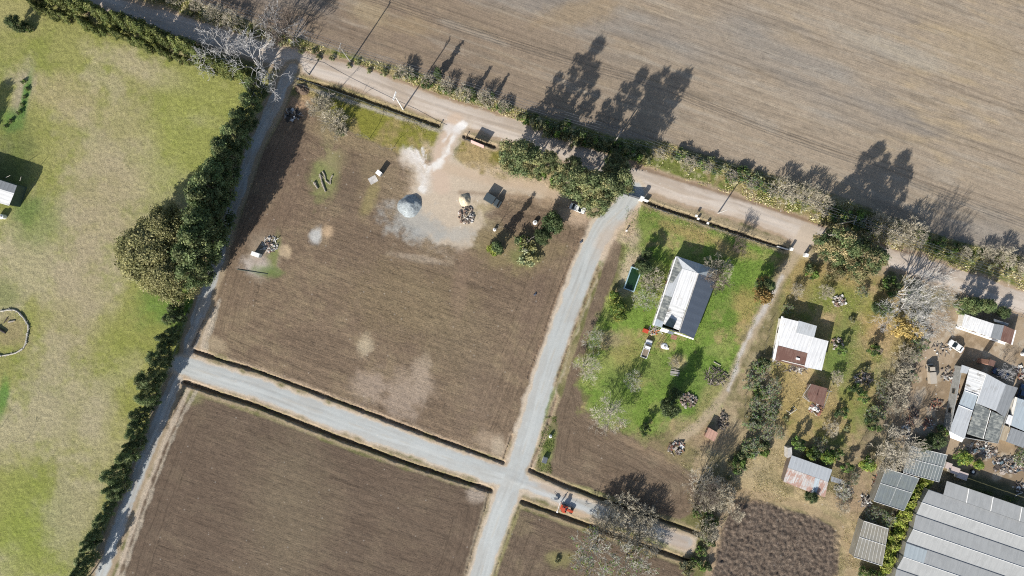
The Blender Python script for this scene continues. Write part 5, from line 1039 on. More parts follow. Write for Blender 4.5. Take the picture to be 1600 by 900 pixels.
BR = [c(168, 140, 122), c(190, 176, 164), c(130, 118, 106), c(206, 200, 192)]; WD = [c(150, 138, 124), c(120, 108, 98), c(176, 166, 152), c(92, 84, 78)]; WH = [c(228, 226, 220), c(200, 198, 192), c(170, 160, 150)]; JK = WD+BR+WH+[c(90, 110, 120)]; RD = [c(150, 100, 82), c(176, 122, 98), c(110, 90, 80)]
H_ = [('rubble_pile','heap of broken bricks right below the sand heap','rubble',729,336,2.2,2.4,90,('chunk',),BR,.9),('rubble_pile','pale rubble strewn above the white pump house','rubble',423,382,2.0,2.2,60,('chunk','plank'),BR+WH,.4),
 ('brick_pile','round heap of grey rubble with its own bare ring on the lawn','rubble',1075,625,2.3,2.0,110,('chunk',),WD+BR,.7),('branch_pile','dark stack of cut branches and poles at the edge of the lawn','wood pile',1118,588,3.2,2.4,90,('pole','plank'),WD,1.2),
 ('firewood_pile','loose pile of split wood above the tiny pink shelter','wood pile',1130,658,1.4,2.4,70,('chunk','pole'),WD,.7),('scrap_pile','junk pile with white frames at the corner of the tilled strip','scrap',1056,700,2.2,1.8,60,('plank','sheet','chunk'),RD+WH+WD,1.0),
 ('stone_pile','small scatter of pale stones in the upper olive yard','stones',1311,470,1.8,1.6,70,('chunk',),BR+WH,.5),('wood_pile','pile of firewood right of the white-roofed house','wood pile',1308,537,1.6,1.6,50,('chunk',),BR,.7),
 ('branch_pile','brushwood heap in the middle of the olive yard','wood pile',1348,592,2.6,1.8,80,('pole','chunk'),BR+WD,.9),('scrap_pile','scrap around the lower end of the rusty shed','scrap',1275,640,2.0,1.4,50,('sheet','plank','chunk'),RD+WH,.6),
 ('scrap_pile','clutter in front of the white-roofed house','scrap',1243,576,3.4,.8,50,('plank','chunk'),WH+WD,.5),('scrap_pile','bright junk between the patched house and the long greenhouse','scrap',1575,727,4.2,2.4,150,('sheet','chunk','plank'),JK,.9),
 ('scrap_pile','junk beside the lower edge of the patched house','scrap',1528,700,3.2,1.6,90,('sheet','chunk','plank'),JK,.8),('scrap_pile','small scrap scatter around the beige truck','scrap',1478,585,1.6,2.2,30,('chunk',),WD+WH,.25),
 ('scrap_pile','narrow line of rubbish along the left wall of the patched house','scrap',1492,600,.8,4.2,70,('chunk','sheet'),JK+RD,.4),('timber_pile','timber stacked left of the middle netting house','wood pile',1370,760,1.2,3.2,60,('plank','pole'),WD+RD,.9),
 ('timber_pile','timber and cans left of the lower end of the middle netting house','wood pile',1352,782,1.6,1.8,50,('pole','chunk','plank'),WD+WH,.9),('scrap_pile','white bags in the shade above the uppermost netting house','scrap',1416,674,1.2,2.0,26,('chunk','sheet'),WH,.7),
 ('scrap_pile','junk on the shaded corner above the patched house','scrap',1595,583,1.2,2.0,30,('chunk','sheet'),WH+RD,.8),('scrap_pile','clutter between the lower shed and the track','scrap',1318,766,2.6,2.2,50,('chunk','plank'),WH+WD,.3),
 ('scrap_pile','dark burnt heap with white bits at the top left of the bare field','scrap',456,180,2.2,1.8,60,('pole','sheet'),[c(60,58,56),c(90,88,84),c(200,204,206)],.9),('scrap_pile','boards and buckets at the lower corner of the long house','scrap',1022,516,1.8,1.2,34,('chunk','plank'),WH+[c(210,120,70)],.4),
 ('scrap_pile','small rubbish heap by the second gate shade','scrap',1425,650,1.6,2.8,60,('pole','chunk'),WD+RD,1.1),('rubble_pile','tiny heap of clods at the edge of the cloddy field','rubble',1178,712,.9,.7,16,('chunk',),WD,.5),
 ('scrap_pile','pieces of wreckage in the middle of the dirt yard','scrap',1450,660,1.4,1.4,28,('plank','chunk'),WH+RD,.5),('tyre_heap','bits of junk along the shaded wall of the big greenhouse','scrap',1592,762,1.6,2.0,26,('plank','chunk'),WH+WD,.5)]
H_ += [('scrap_pile','sparse debris trail in the upper part of the dirt yard','scrap',1470,545,2.6,1.6,26,('chunk','plank'),WD+WH,.2),('scrap_pile','broken boards and pale scraps left of the annex house','scrap',1545,706,2.0,1.4,50,('plank','sheet','chunk'),JK,.5),('scrap_pile','heap of sheets and rubble at the far right below the annex','scrap',1596,722,2.2,2.2,80,('sheet','chunk','plank'),JK,.8),('branch_pile','tangle of grey branches at the left edge of the dirt yard','wood pile',1418,574,2.6,3.2,80,('pole',),WD,.9),('scrap_pile','low scatter of rusty bits in the middle of the dirt yard','scrap',1462,632,2.2,1.4,34,('plank','chunk'),RD+WD,.3),('scrap_pile','pale clutter along the left wall of the white-roofed house','scrap',1214,560,.8,2.6,30,('plank','chunk'),WH+WD,.4),('branch_pile','dead branches on the ground right of the two lower netting houses','wood pile',1396,806,1.8,1.4,50,('pole',),WD,.6),('rubble_pile','small stones and scraps on the path left of the upper netting house','rubble',1378,742,1.0,1.6,26,('chunk',),WD+WH,.3)]
for i, a in enumerate(H_): heap(a[0], a[1], a[2], a[3], a[4], a[5], a[6], a[7], a[8], a[9], 400+i, a[10])

# logs
def log(px0, py0, px1, py1, r, label, group, bend=.0, colr=c(176, 166, 150)):
    x0, y0 = W(px0, py0); x1, y1 = W(px1, py1); x, y = (x0+x1)/2, (y0+y1)/2; mb = MB(); n = 6; L = math.hypot(x1-x0, y1-y0); a = math.atan2(y1-y0, x1-x0); prev = None
    for i in range(n+1):
        t = i/n; p = (L*(t-.5), bend*math.sin(t*math.pi)*L, r*.8)
        if prev: mb.tube(prev, p, r*(1.05-.4*(t-1/n)), r*(1.05-.4*t), 8, colr, caps=i in (1, n))
        prev = p
    for k in range(2): mb.tube((L*rng.uniform(-.3, .3), 0, r), (L*rng.uniform(-.4, .4), rng.choice((-1, 1))*.5, r*1.6), r*.3, r*.2, 5, colr)
    o = mb.build('fallen_log', M['attr'], cols=True); o.location = (x, y, gz(x, y)); o.rotation_euler.z = a; tag(o, label, 'log', group); return o
g = 'logs lying on the grassy patch in the bare field'
for a in ((491,285,497,295,.3,.0,'shortest and thickest, at the left'),(500,272,503,286,.26,.05,'nearly upright on the picture, second from the left'),(503,284,509,300,.26,.0,'long straight one, third from the left'),(504,268,509,283,.2,.1,'curved one in the middle'),(509,282,516,288,.2,.0,'small one in the middle'),(520,274,517,288,.2,-.12,'thin curved one at the right')): log(*a[:5], 'grey log in the bare field, '+a[6], g, a[5])
g = 'logs forming the ring at the left edge of the pasture'; ring = [(2,486),(12,484),(22,484),(31,489),(39,498),(45,508),(44,520),(42,532),(36,545),(26,551),(15,554),(3,556),(-8,552),(-16,540),(-18,520),(-14,500),(-6,490),(2,486)]
for a, b in [q for q in zip(ring, ring[1:]) if max(q[0][0], q[1][0]) > 2]: log(a[0], a[1], b[0], b[1], rng.uniform(.2, .3), 'weathered log in the ring on the left pasture', g, rng.uniform(-.06, .06), c(196, 190, 176))
log(14, 503, 24, 501, .22, 'single log lying inside the log ring', None); log(-4, 512, 10, 520, .4, 'dark thick log inside the log ring at the picture edge', None, 0, c(80, 72, 66)); log(12,496,6,505,.15,'thin dark branch inside the log ring', None, 0, c(90,80,72))
log(371, 421, 418, 428, .1, 'thin dark pole lying below the white pump house', None, 0, c(90, 100, 90)); log(1427, 547, 1442, 542, .3, 'pale tree trunk lying at the edge of the dirt yard', None, .03, c(206, 188, 162)); log(1115, 565, 1126, 571, .12, 'pale plank-like pole above the branch stack', None, 0, c(190, 180, 165))

# swimming pool
x, y = W(988, 436.5); t = thing('swimming_pool', 'rectangular swimming pool with dark green water and a pale blue rim', 'swimming pool', (x, y, gz(x, y)), math.radians(-19.5)); pw, pl = 2.7, 6.2
mb = MB()
for sx in (-1, 1): mb.box(sx*pw/2, 0, .2, .28, pl, .7)
for sy in (-1, 1): mb.box(0, sy*(pl/2-.14), .203, pw-.28, .28, .7)
mb.build('rim', mat_plain('pool_rim', c(190, 220, 226), .5), t); mb = MB(); mb.box(0, 0, .1, pw-.28, pl-.56, .5); wm = bpy.data.materials.new('pool_water'); nt, out = nodes(wm); b = N(nt, 'BsdfPrincipled'); b.inputs['Base Color'].default_value = (.012, .035, .014, 1); b.inputs['Roughness'].default_value = .06; nt.links.new(b.outputs[0], out.inputs[0]); mb.build('water', wm, t)
mb = MB(); mb.tube((pw/2-.3, pl/2-.5, .3), (pw/2-.3, pl/2-.5, .95), .03, .03, 6); mb.tube((pw/2-.7, pl/2-.5, .3), (pw/2-.7, pl/2-.5, .95), .03, .03, 6)
for k in range(3): mb.tube((pw/2-.3, pl/2-.5, .45+.2*k), (pw/2-.7, pl/2-.5, .45+.2*k), .02, .02, 6)
mb.build('ladder', M['steel'], t)

# ------------------------------------------------------------------ vehicles
def paint(name, col_): 
    m = bpy.data.materials.new(name); nt, out = nodes(m); b = N(nt, 'BsdfPrincipled'); b.inputs['Base Color'].default_value = (*col_, 1); b.inputs['Roughness'].default_value = .35; b.inputs['Coat Weight'].default_value = .3
    tc = N(nt, 'TexCoord'); n = N(nt, 'TexNoise', Scale=1.2, Detail=5.0); nt.links.new(tc.outputs['Object'], n.inputs['Vector']); nt.links.new(mixc(nt, n.outputs[0], tuple(v*.8 for v in col_), col_), b.inputs['Base Color']); nt.links.new(b.outputs[0], out.inputs[0]); return m
def loft(mb, st):
    """stations: x, [(half width, z) x4] -> closed hull"""
    rings = [[(x, -w, z) for w, z in r]+[(x, w, z) for w, z in reversed(r)] for x, r in st]; n = len(rings[0]); v = [p for r in rings for p in r]; f = []
    for i in range(len(rings)-1):
        for k in range(n): f.append((i*n+k, (i+1)*n+k, (i+1)*n+(k+1) % n, i*n+(k+1) % n))
    f += [tuple(range(n))[::-1], tuple(range((len(rings)-1)*n, len(rings)*n))]; mb.add(v, f)
def wheel(parent, x, y, r, w):
    mb = MB(); mb.tube((x, y-w/2, r), (x, y+w/2, r), r, r, 18); t = mb.build('wheel', M['rubber'], parent); mb = MB(); mb.tube((x, y-w/2-.01, r), (x, y+w/2+.01, r), r*.58, r*.58, 14); mb.build('rim', M['steel'], t)
def vehicle(name, label, px, py, ang, body, kind='car', L=4.3, Wd=1.7, load=None):
    x, y = W(px, py); t = thing(name, label, 'car' if kind == 'car' else 'truck', (x, y, gz(x, y)+.02), ang); w = Wd/2; h = L/2; mb = MB()
    def low(x_, zt, k=1): return (x_, [(w*.86*k, .28), (w*k, .45), (w*k, zt*.86), (w*.93*k, zt)])
    if kind == 'car': st = [low(-h, .72, .86), low(-h*.93, .86, .95), low(-h*.5, .95), low(0, .93), low(h*.45, .9), low(h*.9, .76, .95), low(h, .6, .84)]; cab = (-h*.72, -h*.42, h*.12, h*.5); zt, zb = 1.42, .9
    elif kind == 'pickup': st = [low(-h*.02, 1.0), low(h*.05, 1.0), low(h*.5, .98), low(h*.9, .9, .95), low(h, .7, .9)]; cab = (-h*.04, h*.02, h*.3, h*.52); zt, zb = 1.6, .95
    else: st = [low(h*.25, 1.0), low(h*.6, 1.0), low(h*.92, .95, .97), low(h, .8, .94)]; cab = (h*.27, h*.32, h*.7, h*.86); zt, zb = 1.95, .98
    loft(mb, st); a, b_, c_, d_ = cab; k = .82
    o_ = mb.build('body', body, t, True); o_.data.polygons.foreach_set('use_smooth', [False]*len(o_.data.polygons))
    mb = MB(); v = [(a, -w*.92, zb), (d_, -w*.92, zb), (d_, w*.92, zb), (a, w*.92, zb), (b_, -w*k, zt-.06), (c_, -w*k, zt-.06), (c_, w*k, zt-.06), (b_, w*k, zt-.06)]; mb.add(v, [(0,1,5,4),(1,2,6,5),(2,3,7,6),(3,0,4,7),(4,5,6,7)]); mb.build('windows', M['glass_dark'], t)
    mb = MB(); mb.box((b_+c_)/2, 0, zt-.03, (c_-b_)*1.04, w*k*2.04, .07, top=.95)
    for vx, vy, tx, ty in ((a, w*.93, b_, w*k), (d_, w*.93, c_, w*k), ((b_+c_)/2, w*.93, (b_+c_)/2, w*k)):
        for s in (-1, 1): mb.tube((vx, s*vy, zb), (tx, s*ty, zt-.03), .04, .04, 5)
    mb.build('cab_roof', body, t)
    if kind == 'pickup':
        mb = MB(); mb.box(-h*.52, 0, .62, h*.96, Wd*.98, .12)
        for s in (-1, 1): mb.box(-h*.52, s*(w-.06), .82, h*.96, .1, .42)
        mb.box(-h+.05, 0, .823, .1, Wd-.24, .42); mb.box(-h*.06, 0, .823, .08, Wd-.24, .42); bd_ = mb.build('cargo_bed', body, t); mb = MB(); mb.box(-h*.52, 0, .69, h*.86, Wd-.24, .03); mb.build('bed_floor', load or M['wood'], bd_)
    if kind == 'truck':
        mb = MB(); mb.box(-h*.4, 0, 1.3, h*1.18, Wd*1.06, 1.3, top=.98); mb.build('cargo_box', load or body, t); mb = MB(); mb.box(-h*.1, 0, .5, L*.85, Wd*.5, .2); mb.build('chassis', M['steel'], t)
    for sx in (-.62, .62):
        for s in (-1, 1): wheel(t, sx*h, s*(w-.1), .33, .22)
    for s in (-1, 1):
        mb = MB(); mb.box(h*.985, s*w*.62, .66 if kind == 'car' else .74, .08, .3, .14); mb.build('headlight', M['steel'], t); mb = MB(); mb.box(-h*.985, s*w*.7, .72, .08, .24, .14); mb.build('tail_light', RED, t)
        mb = MB(); mb.box(d_-.15, s*(w+.09), zb+.12, .12, .2, .14); mb.build('mirror', body, t)
    mb = MB(); mb.box(h+.02, 0, .42, .12, Wd*.86, .16); mb.build('bumper', M['rubber'], t); return t
RED = mat_plain('red_light', (.35, .02, .02), .3); CW = paint('white_car_paint', (.75, .75, .73)); CD = paint('dark_car_paint', c(84, 94, 98)); CB = paint('blue_car_paint', c(70, 96, 130)); CBE = paint('beige_car_paint', c(214, 202, 184)); CO = paint('orange_paint', c(226, 96, 62))
pang = lambda dx, dy: math.atan2(-dy, dx)
vehicle('parked_car', 'white hatchback parked in the dirt yard above the beige truck', 1491, 540.5, pang(-.81,-.56), CW)
vehicle('pickup_truck', 'white pickup with an open loaded bed on the lawn below the long house', 1009.5, 544.5, pang(.34,-.94), CW, 'pickup', 5.0, 1.75, M['wood'])
vehicle('pickup_truck', 'dark grey pickup parked between the sand heap and the tree group', 770, 314, pang(.86,.5), CD, 'truck', 4.6, 2.0, CD)
vehicle('box_truck', 'beige box truck with dark ends in the middle of the dirt yard', 1451, 583, pang(-.08,-1), CBE, 'truck', 5.2, 1.6, CBE)
vehicle('parked_car', 'white car half hidden under the tall roadside trees', 902, 326, pang(.93,.36), CW); vehicle('parked_car', 'dark blue car in the shade above the patched house', 1561, 583, pang(.9,.42), CB)
vehicle('parked_car', 'dark blue car at the right edge beside the annex house', 1594, 612, pang(.3,-.95), CB)

x, y = W(886.5, 795); t = thing('tractor', 'small orange tractor parked on the edge of the east lane', 'tractor', (x, y, gz(x, y)+.02), pang(.93,.34))
mb = MB(); loft(mb, [(-.2, [(.3,.5),(.34,.6),(.34,1.05),(.28,1.15)]), (.9, [(.3,.5),(.33,.6),(.33,1.02),(.26,1.12)]), (1.5, [(.26,.5),(.3,.6),(.28,.9),(.2,1.0)])]); mb.build('hood', CO, t)
mb = MB(); mb.box(-.75, 0, .6, 1.2, .7, .4); mb.build('chassis', M['steel'], t)
for s in (-1, 1): wheel(t, -.85, s*.75, .68, .36); wheel(t, 1.1, s*.6, .38, .22); mb = MB(); mb.box(-.85, s*.75, 1.4, 1.0, .42, .07, top=.9); mb.box(-.4, s*.75, 1.16, .06, .42, .45); mb.build('fender', CO, t)
mb = MB(); mb.box(-.95, 0, .95, .5, .5, .14); mb.box(-1.2, 0, 1.2, .1, .5, .45); mb.build('seat', M['rubber'], t); mb = MB(); mb.tube((-.35, 0, 1.0), (-.5, 0, 1.35), .02, .02, 6)
for k in range(12): a0, a1 = k*math.pi/6, (k+1)*math.pi/6; mb.tube((-.5, .2*math.cos(a0), 1.36+.2*math.sin(a0)*.5), (-.5, .2*math.cos(a1), 1.36+.2*math.sin(a1)*.5), .018, .018, 5)
mb.build('steering_wheel', M['rubber'], t); mb = MB(); mb.tube((.8, .15, 1.05), (.8, .15, 1.9), .04, .035, 8); mb.build('exhaust_pipe', M['steel'], t)
mb = MB()
for s in (-1, 1): mb.tube((-1.3, s*.45, .6), (-1.3, s*.45, 2.1), .035, .035, 6)
mb.tube((-1.3, -.45, 2.1), (-1.3, .45, 2.1), .035, .035, 6); mb.box(-1.3, 0, 2.14, .9, 1.0, .06); mb.build('roll_bar', CO, t)
mb = MB(); mb.box(-1.7, 0, .45, .5, 1.5, .3, top=.8); mb.build('implement', CO, t)

# person standing on the lane beside the tractor
def person(px, py, ang, label):
    x, y = W(px, py); t = thing('person', label, 'person', (x, y, gz(x, y)), ang)
    J = {'pelvis': (0,0,.95,.155), 'waist': (.01,0,1.1,.14), 'chest': (.02,0,1.32,.165), 'neck': (.03,0,1.5,.065), 'headb': (.05,0,1.6,.085), 'headt': (.05,0,1.72,.095),
         'shl': (.02,.19,1.42,.07), 'ell': (.1,.27,1.18,.05), 'wrl': (.3,.24,1.05,.036), 'hal': (.38,.22,1.03,.04), 'shr': (.02,-.19,1.42,.07), 'elr': (.05,-.28,1.16,.05), 'wrr': (.25,-.3,1.0,.036), 'har': (.33,-.3,.98,.04),
         'hil': (0,.1,.9,.1), 'knl': (.05,.12,.5,.07), 'anl': (0,.13,.09,.05), 'tol': (.17,.14,.04,.045), 'hir': (0,-.1,.9,.1), 'knr': (.02,-.12,.5,.07), 'anr': (-.04,-.13,.09,.05), 'tor': (.13,-.14,.04,.045)}
    E = [('pelvis','waist'),('waist','chest'),('chest','neck'),('neck','headb'),('headb','headt'),('chest','shl'),('shl','ell'),('ell','wrl'),('wrl','hal'),('chest','shr'),('shr','elr'),('elr','wrr'),('wrr','har'),('pelvis','hil'),('hil','knl'),('knl','anl'),('anl','tol'),('pelvis','hir'),('hir','knr'),('knr','anr'),('anr','tor')]
    for s, hd in ((1,'hal'),(-1,'har')):
        hx, hy, hz, _ = J[hd]
        for k in range(5):
            n1, n2 = f'{hd}f{k}a', f'{hd}f{k}b'; ln = (.05,.075,.08,.075,.06)[k]; oy = (-.045,-.022,0,.022,.042)[k]*(1 if k else s); oz = 0 if k else .02
            J[n1] = (hx+ln*.6, hy+oy, hz-.01+oz, .0095); J[n2] = (hx+ln*1.1, hy+oy, hz-.045+oz, .008); E += [(hd, n1), (n1, n2)]
    ks = list(J); me = bpy.data.meshes.new('body'); me.from_pydata([J[k][:3] for k in ks], [(ks.index(a), ks.index(b)) for a, b in E], []); o = link('body', me, None, t)
    sk = o.modifiers.new('skin', 'SKIN'); o.modifiers.new('sub', 'SUBSURF').levels = 1
    for i, k in enumerate(ks): me.skin_vertices[0].data[i].radius = (J[k][3], J[k][3]); me.skin_vertices[0].data[i].use_root = (k == 'pelvis')
    dg = bpy.context.evaluated_depsgraph_get(); m2 = bpy.data.meshes.new_from_object(o.evaluated_get(dg)); o.modifiers.clear(); o.data = m2
    a = m2.attributes.new('Col', 'FLOAT_COLOR', 'POINT'); SK, SH_, PT, SHOE = c(200,160,135), c(226,170,170), c(62,66,84), c(50,44,40)
    for i, v in enumerate(m2.vertices):
        z, r_ = v.co.z, abs(v.co.y); a.data[i].color = (*(SK if z > 1.47 or (v.co.x > .2 and z > .8) else SH_ if z > .98 or (r_ > .2 and z > .95) else PT if z > .1 else SHOE), 1)
    m2.materials.clear(); m2.materials.append(M['attr'])
    mb = MB(); loft(mb, [(-.06, [(.05,1.62),(.08,1.66),(.085,1.76),(.04,1.83)]), (.04, [(.085,1.68),(.1,1.7),(.1,1.79),(.05,1.85)]), (.13, [(.04,1.72),(.07,1.73),(.07,1.78),(.03,1.81)])]); mb.build('hair', M['rubber'], t)
    mb = MB(); mb.box(.155, 0, 1.655, .03, .025, .04); [mb.box(.14, s*.035, 1.68, .012, .02, .012) for s in (-1, 1)]; [mb.box(.05, s*.1, 1.66, .04, .02, .05) for s in (-1, 1)]; mb.build('face_features', M['wood'], t)
    return t
person(877, 784, pang(-.9,.3), 'person in a pale pink top standing on the lane left of the orange tractor')
x, y = W(873, 792); mb = MB(); mb.tube((-1.5, 0, .08), (1.5, 0, .1), .07, .06, 8); mb.box(1.4, 0, .1, .3, .5, .06); o = mb.build('wooden_pole', M['white_paint']); o.location = (x, y, gz(x, y)+.02); o.rotation_euler.z = pang(-.3, .95); tag(o, 'white pole lying from the standing person down to the lower ditch', 'pole')
def simple(mb, name, mat, label, cat, px, py, ang=0, z=0): 
    x, y = W(px, py); o = mb.build(name, mat); o.location = (x, y, gz(x, y)+z); o.rotation_euler.z = ang; tag(o, label, cat); return o
# wheelbarrow-like cart by the person
x, y = W(868.5, 778); t = thing('hand_cart', 'thin steel hand cart beside the standing person', 'cart', (x, y, gz(x, y)), pang(1,.25)); mb = MB()
for s in (-1, 1): mb.tube((-1.2, s*.25, .9), (.6, s*.25, .3), .03, .03, 6)
mb.tube((-1.2, -.25, .9), (-1.2, .25, .9), .03, .03, 6); mb.build('frame', M['steel'], t); wheel(t, .6, 0, .3, .08); mb = MB(); mb.box(0, 0, .55, .8, .5, .25, top=1.2); mb.build('tray', M['steel'], t)

# garden things
mb = MB(); mb.box(0, 0, .35, 1.4, .9, .7, top=.92); mb.box(0, 0, .73, 1.5, 1.0, .06); simple(mb, 'orange_crate', CO, 'bright orange lidded crate near the lower corner of the long house', 'crate', 1008, 517, BANG)
mb = MB(); mb.box(0, 0, .02, 1.6, 1.2, .1); [mb.box(-.6+.3*i, 0, .1, .12, 1.2, .06) for i in range(5)]; simple(mb, 'brick_pallet', M['wall_brick'], 'low stack of orange bricks below the white awning', 'pallet', 1053, 527, BANG)
mb = MB(); mb.box(0, 0, .22, 1.3, .7, .44, top=.8); mb.box(.7, .1, .15, .6, .5, .3); simple(mb, 'white_bathtub', M['white_paint'], 'white tub lying on the grass right of the white pickup', 'tub', 1039, 543, -.5)
mb = MB(); mb.box(0, 0, .42, 2.4, .7, .05); [mb.box(sx*1.0, 0, .2, .08, .6, .42) for sx in (-1, 1)]; [mb.box(0, s*.7, .25, 2.2, .25, .05) for s in (-1, 1)]; [mb.box(sx*.8, 0, .15, .08, 1.5, .08) for sx in (-1, 1)]; simple(mb, 'picnic_table', M['grey_wood'], 'grey picnic table in the tree shadow on the lawn', 'table', 1054, 582, -.15)
mb = MB(); [mb.box(-1.0+.33*i, 0, .16, .2, 1.5, .05) for i in range(7)]; [mb.box(0, s*.6, .08, 2.2, .12, .1) for s in (-1, 0, 1)]; simple(mb, 'wooden_pallet', M['wood'], 'slatted wooden pallet beside the small dark tree in the yard', 'pallet', 1372, 548, -.45)
x, y = W(1236, 641); t = thing('swing_frame', 'white metal frame with a dark seat left of the rusty shed', 'swing', (x, y, gz(x, y)), .6); mb = MB()
for sx in (-1, 1):
    for sy in (-1, 1): mb.tube((sx*1.1, sy*.7, -.1), (sx*.9, 0, 1.8), .045, .045, 6)
mb.tube((-.9, 0, 1.8), (.9, 0, 1.8), .05, .05, 6); mb.build('frame', M['white_paint'], t); mb = MB(); mb.box(0, 0, .5, 1.3, .5, .06); [mb.tube((sx*.55, 0, .5), (sx*.55, 0, 1.8), .015, .015, 5) for sx in (-1, 1)]; mb.build('seat', M['rubber'], t)
tank(1272, 638, .55, .7, 'white round tub at the lower corner of the rusty shed'); tank(1597, 553, .5, 1.2, 'white barrel at the right edge of the dirt yard'); tank(1590, 762, .5, .5, 'white washtub near the top edge of the big greenhouse')
x, y = W(1520, 737); t = thing('tyre', 'big tyre lying beside the scrap above the greenhouse', 'tyre', (x, y, gz(x, y))); 
mb = MB(); n = 16
for k in range(n): a0, a1 = 2*math.pi*k/n, 2*math.pi*(k+1)/n; mb.tube((.6*math.cos(a0), .6*math.sin(a0), .2), (.6*math.cos(a1), .6*math.sin(a1), .2), .22, .22, 8, caps=False)
mb.build('rubber_ring', M['rubber'], t); mb = MB(); mb.tube((0,0,.1),(0,0,.24),.38,.38,14); mb.build('rim', M['white_paint'], t)
# white stacked crates right of the netting house
for i, a in enumerate(((1478,726,1.6,1.6,1.2,'leftmost'),(1487,733,2.2,1.8,1.5,'middle'),(1499,741,2.6,1.9,1.4,'right one, the largest'))):
    x, y = W(a[0], a[1]); t = thing('storage_crate', 'pinkish white storage box right of the netting house, '+a[5], 'storage box', (x, y, gz(x, y)), BANG, 'storage boxes right of the netting house'); mb = MB(); mb.box(0, 0, a[4]/2, a[2], a[3], a[4]); mb.build('body', M['wall_white'], t); mb = MB(); mb.box(0, 0, a[4]+.04, a[2]*1.05, a[3]*1.05, .08, top=.95); mb.build('lid', paint('box_lid', c(232, 214, 204)), t)
# brick tower in the shade above the patched house
x, y = W(1530, 564); t = thing('brick_tower', 'narrow brick-red tower in the shadow above the patched house', 'tower', (x, y, 0), BANG); mb = MB(); mb.box(0, 0, 2.3, 1.2, 1.2, 4.8); mb.build('shaft', M['wall_brick'], t); mb = MB(); mb.box(0, 0, 4.75, 1.5, 1.5, .12); mb.build('cap', RM['rust'], t); mb = MB(); mb.box(0, -.62, 1.0, .6, .06, 1.6); mb.build('door', M['wood'], t)

# ------------------------------------------------------------------ entrance gate, second gate, billboard, mailboxes
def bar_gate(name, label, p0, p1, hgt, dip, mat_panel):
    (x0, y0), (x1, y1) = W(*p0), W(*p1); L = math.hypot(x1-x0, y1-y0); t = thing(name, label, 'gate', ((x0+x1)/2, (y0+y1)/2, gz((x0+x1)/2, (y0+y1)/2)), math.atan2(y1-y0, x1-x0))
    for s in (-1, 1):
        mb = MB(); n = 9; fr = MB(); pv = None
        for i in range(n):
            u0, u1 = i/n, (i+1)/n; f_ = lambda u: hgt-dip*math.sin(u*math.pi/2)**2; xa, xb = s*(L/2*(1-u0)-.04), s*(L/2*(1-u1)-.04+.04); z0, z1 = f_(u0), f_(u1)
            mb.add([(xa, -.015, .08), (xb, -.015, .08), (xb, -.015, z1), (xa, -.015, z0), (xa, .015, .08), (xb, .015, .08), (xb, .015, z1), (xa, .015, z0)], [(0,1,2,3),(7,6,5,4),(3,2,6,7),(0,4,5,1),(0,3,7,4),(1,5,6,2)]); fr.tube((xa, 0, z0), (xb, 0, z1), .04, .04, 6); fr.tube((xa, 0, .08), (xa, 0, z0), .03, .03, 6)
        lf = mb.build('gate_leaf', mat_panel, t); fr.tube((s*L/2-s*.04, 0, .1), (s*.04, 0, .1), .04, .04, 6); fr.build('frame', M['steel'], lf)
    return t
GM = mat_plain('dark_gate_steel', c(70, 70, 74), .5, .3)
bar_gate('entrance_gate', 'closed double-leaf dark gate with a dipping top between white pillars', (968.5, 302), (998, 311), 2.1, .35, GM)
def pillar(label, px, py, w_, h_, group): 
    x, y = W(px, py); t = thing('gate_pillar', label, 'pillar', (x, y, gz(x, y)), BANG, group); mb = MB(); mb.box(0, 0, h_/2-.1, w_, w_, h_+.2); mb.build('shaft', M['white_paint'], t); mb = MB(); mb.box(0, 0, h_+.07, w_*1.15, w_*1.15, .14, top=.8); mb.build('cap', M['white_paint'], t)
g = 'white gate pillars'; pillar('thick white pillar at the right end of the dark entrance gate', 1001, 311.5, .95, 2.3, g); pillar('white pillar at the left end of the dark entrance gate, under the trees', 966, 301, .8, 2.3, g); pillar('round-topped white pillar on the right of the second gateway', 1257, 399, .8, 1.6, g); pillar('white pillar on the left of the second gateway', 1234, 389.5, .6, 1.5, g)
def lowwall(name, label, p0, p1, h_, th, mat, cat='wall'):
    (x0, y0), (x1, y1) = W(*p0), W(*p1); L = math.hypot(x1-x0, y1-y0); mb = MB(); mb.box(0, 0, h_/2-.3, L, th, h_+.6); mb.box(0, 0, h_+.04, L*1.01, th*1.3, .08); o = mb.build(name, mat); o.location = ((x0+x1)/2, (y0+y1)/2, gz((x0+x1)/2, (y0+y1)/2)); o.rotation_euler.z = math.atan2(y1-y0, x1-x0); tag(o, label, cat); return o
lowwall('wing_wall', 'short white wing wall right of the entrance gate', (1005,312.5), (1012,315), 1.2, .3, M['white_paint']); lowwall('wing_wall', 'short white wing wall leading to the second gateway', (1214,385), (1231,390), 1.0, .25, M['wall_white']); lowwall('wing_wall', 'low white wall under the tall roadside trees', (893,322), (911,329), .9, .2, M['white_paint'])
lowwall('leaning_wall', 'bright white low wall beside the yellow tree', (1438,492), (1428,506), 1.6, .2, M['white_paint']); lowwall('kerb_wall', 'low whitewashed wall along the front of the long shed', (1492,511), (1568,537), .4, .35, M['white_paint']); lowwall('culvert_wall', 'small concrete culvert head at the left end of the roadside ditch', (465,119), (465,125), .4, .4, M['concrete'])
lowwall('side_fence', 'white board fence along the left side of the white-roofed house', (1222,494), (1206,565), 1.0, .1, M['wall_white'], 'fence')
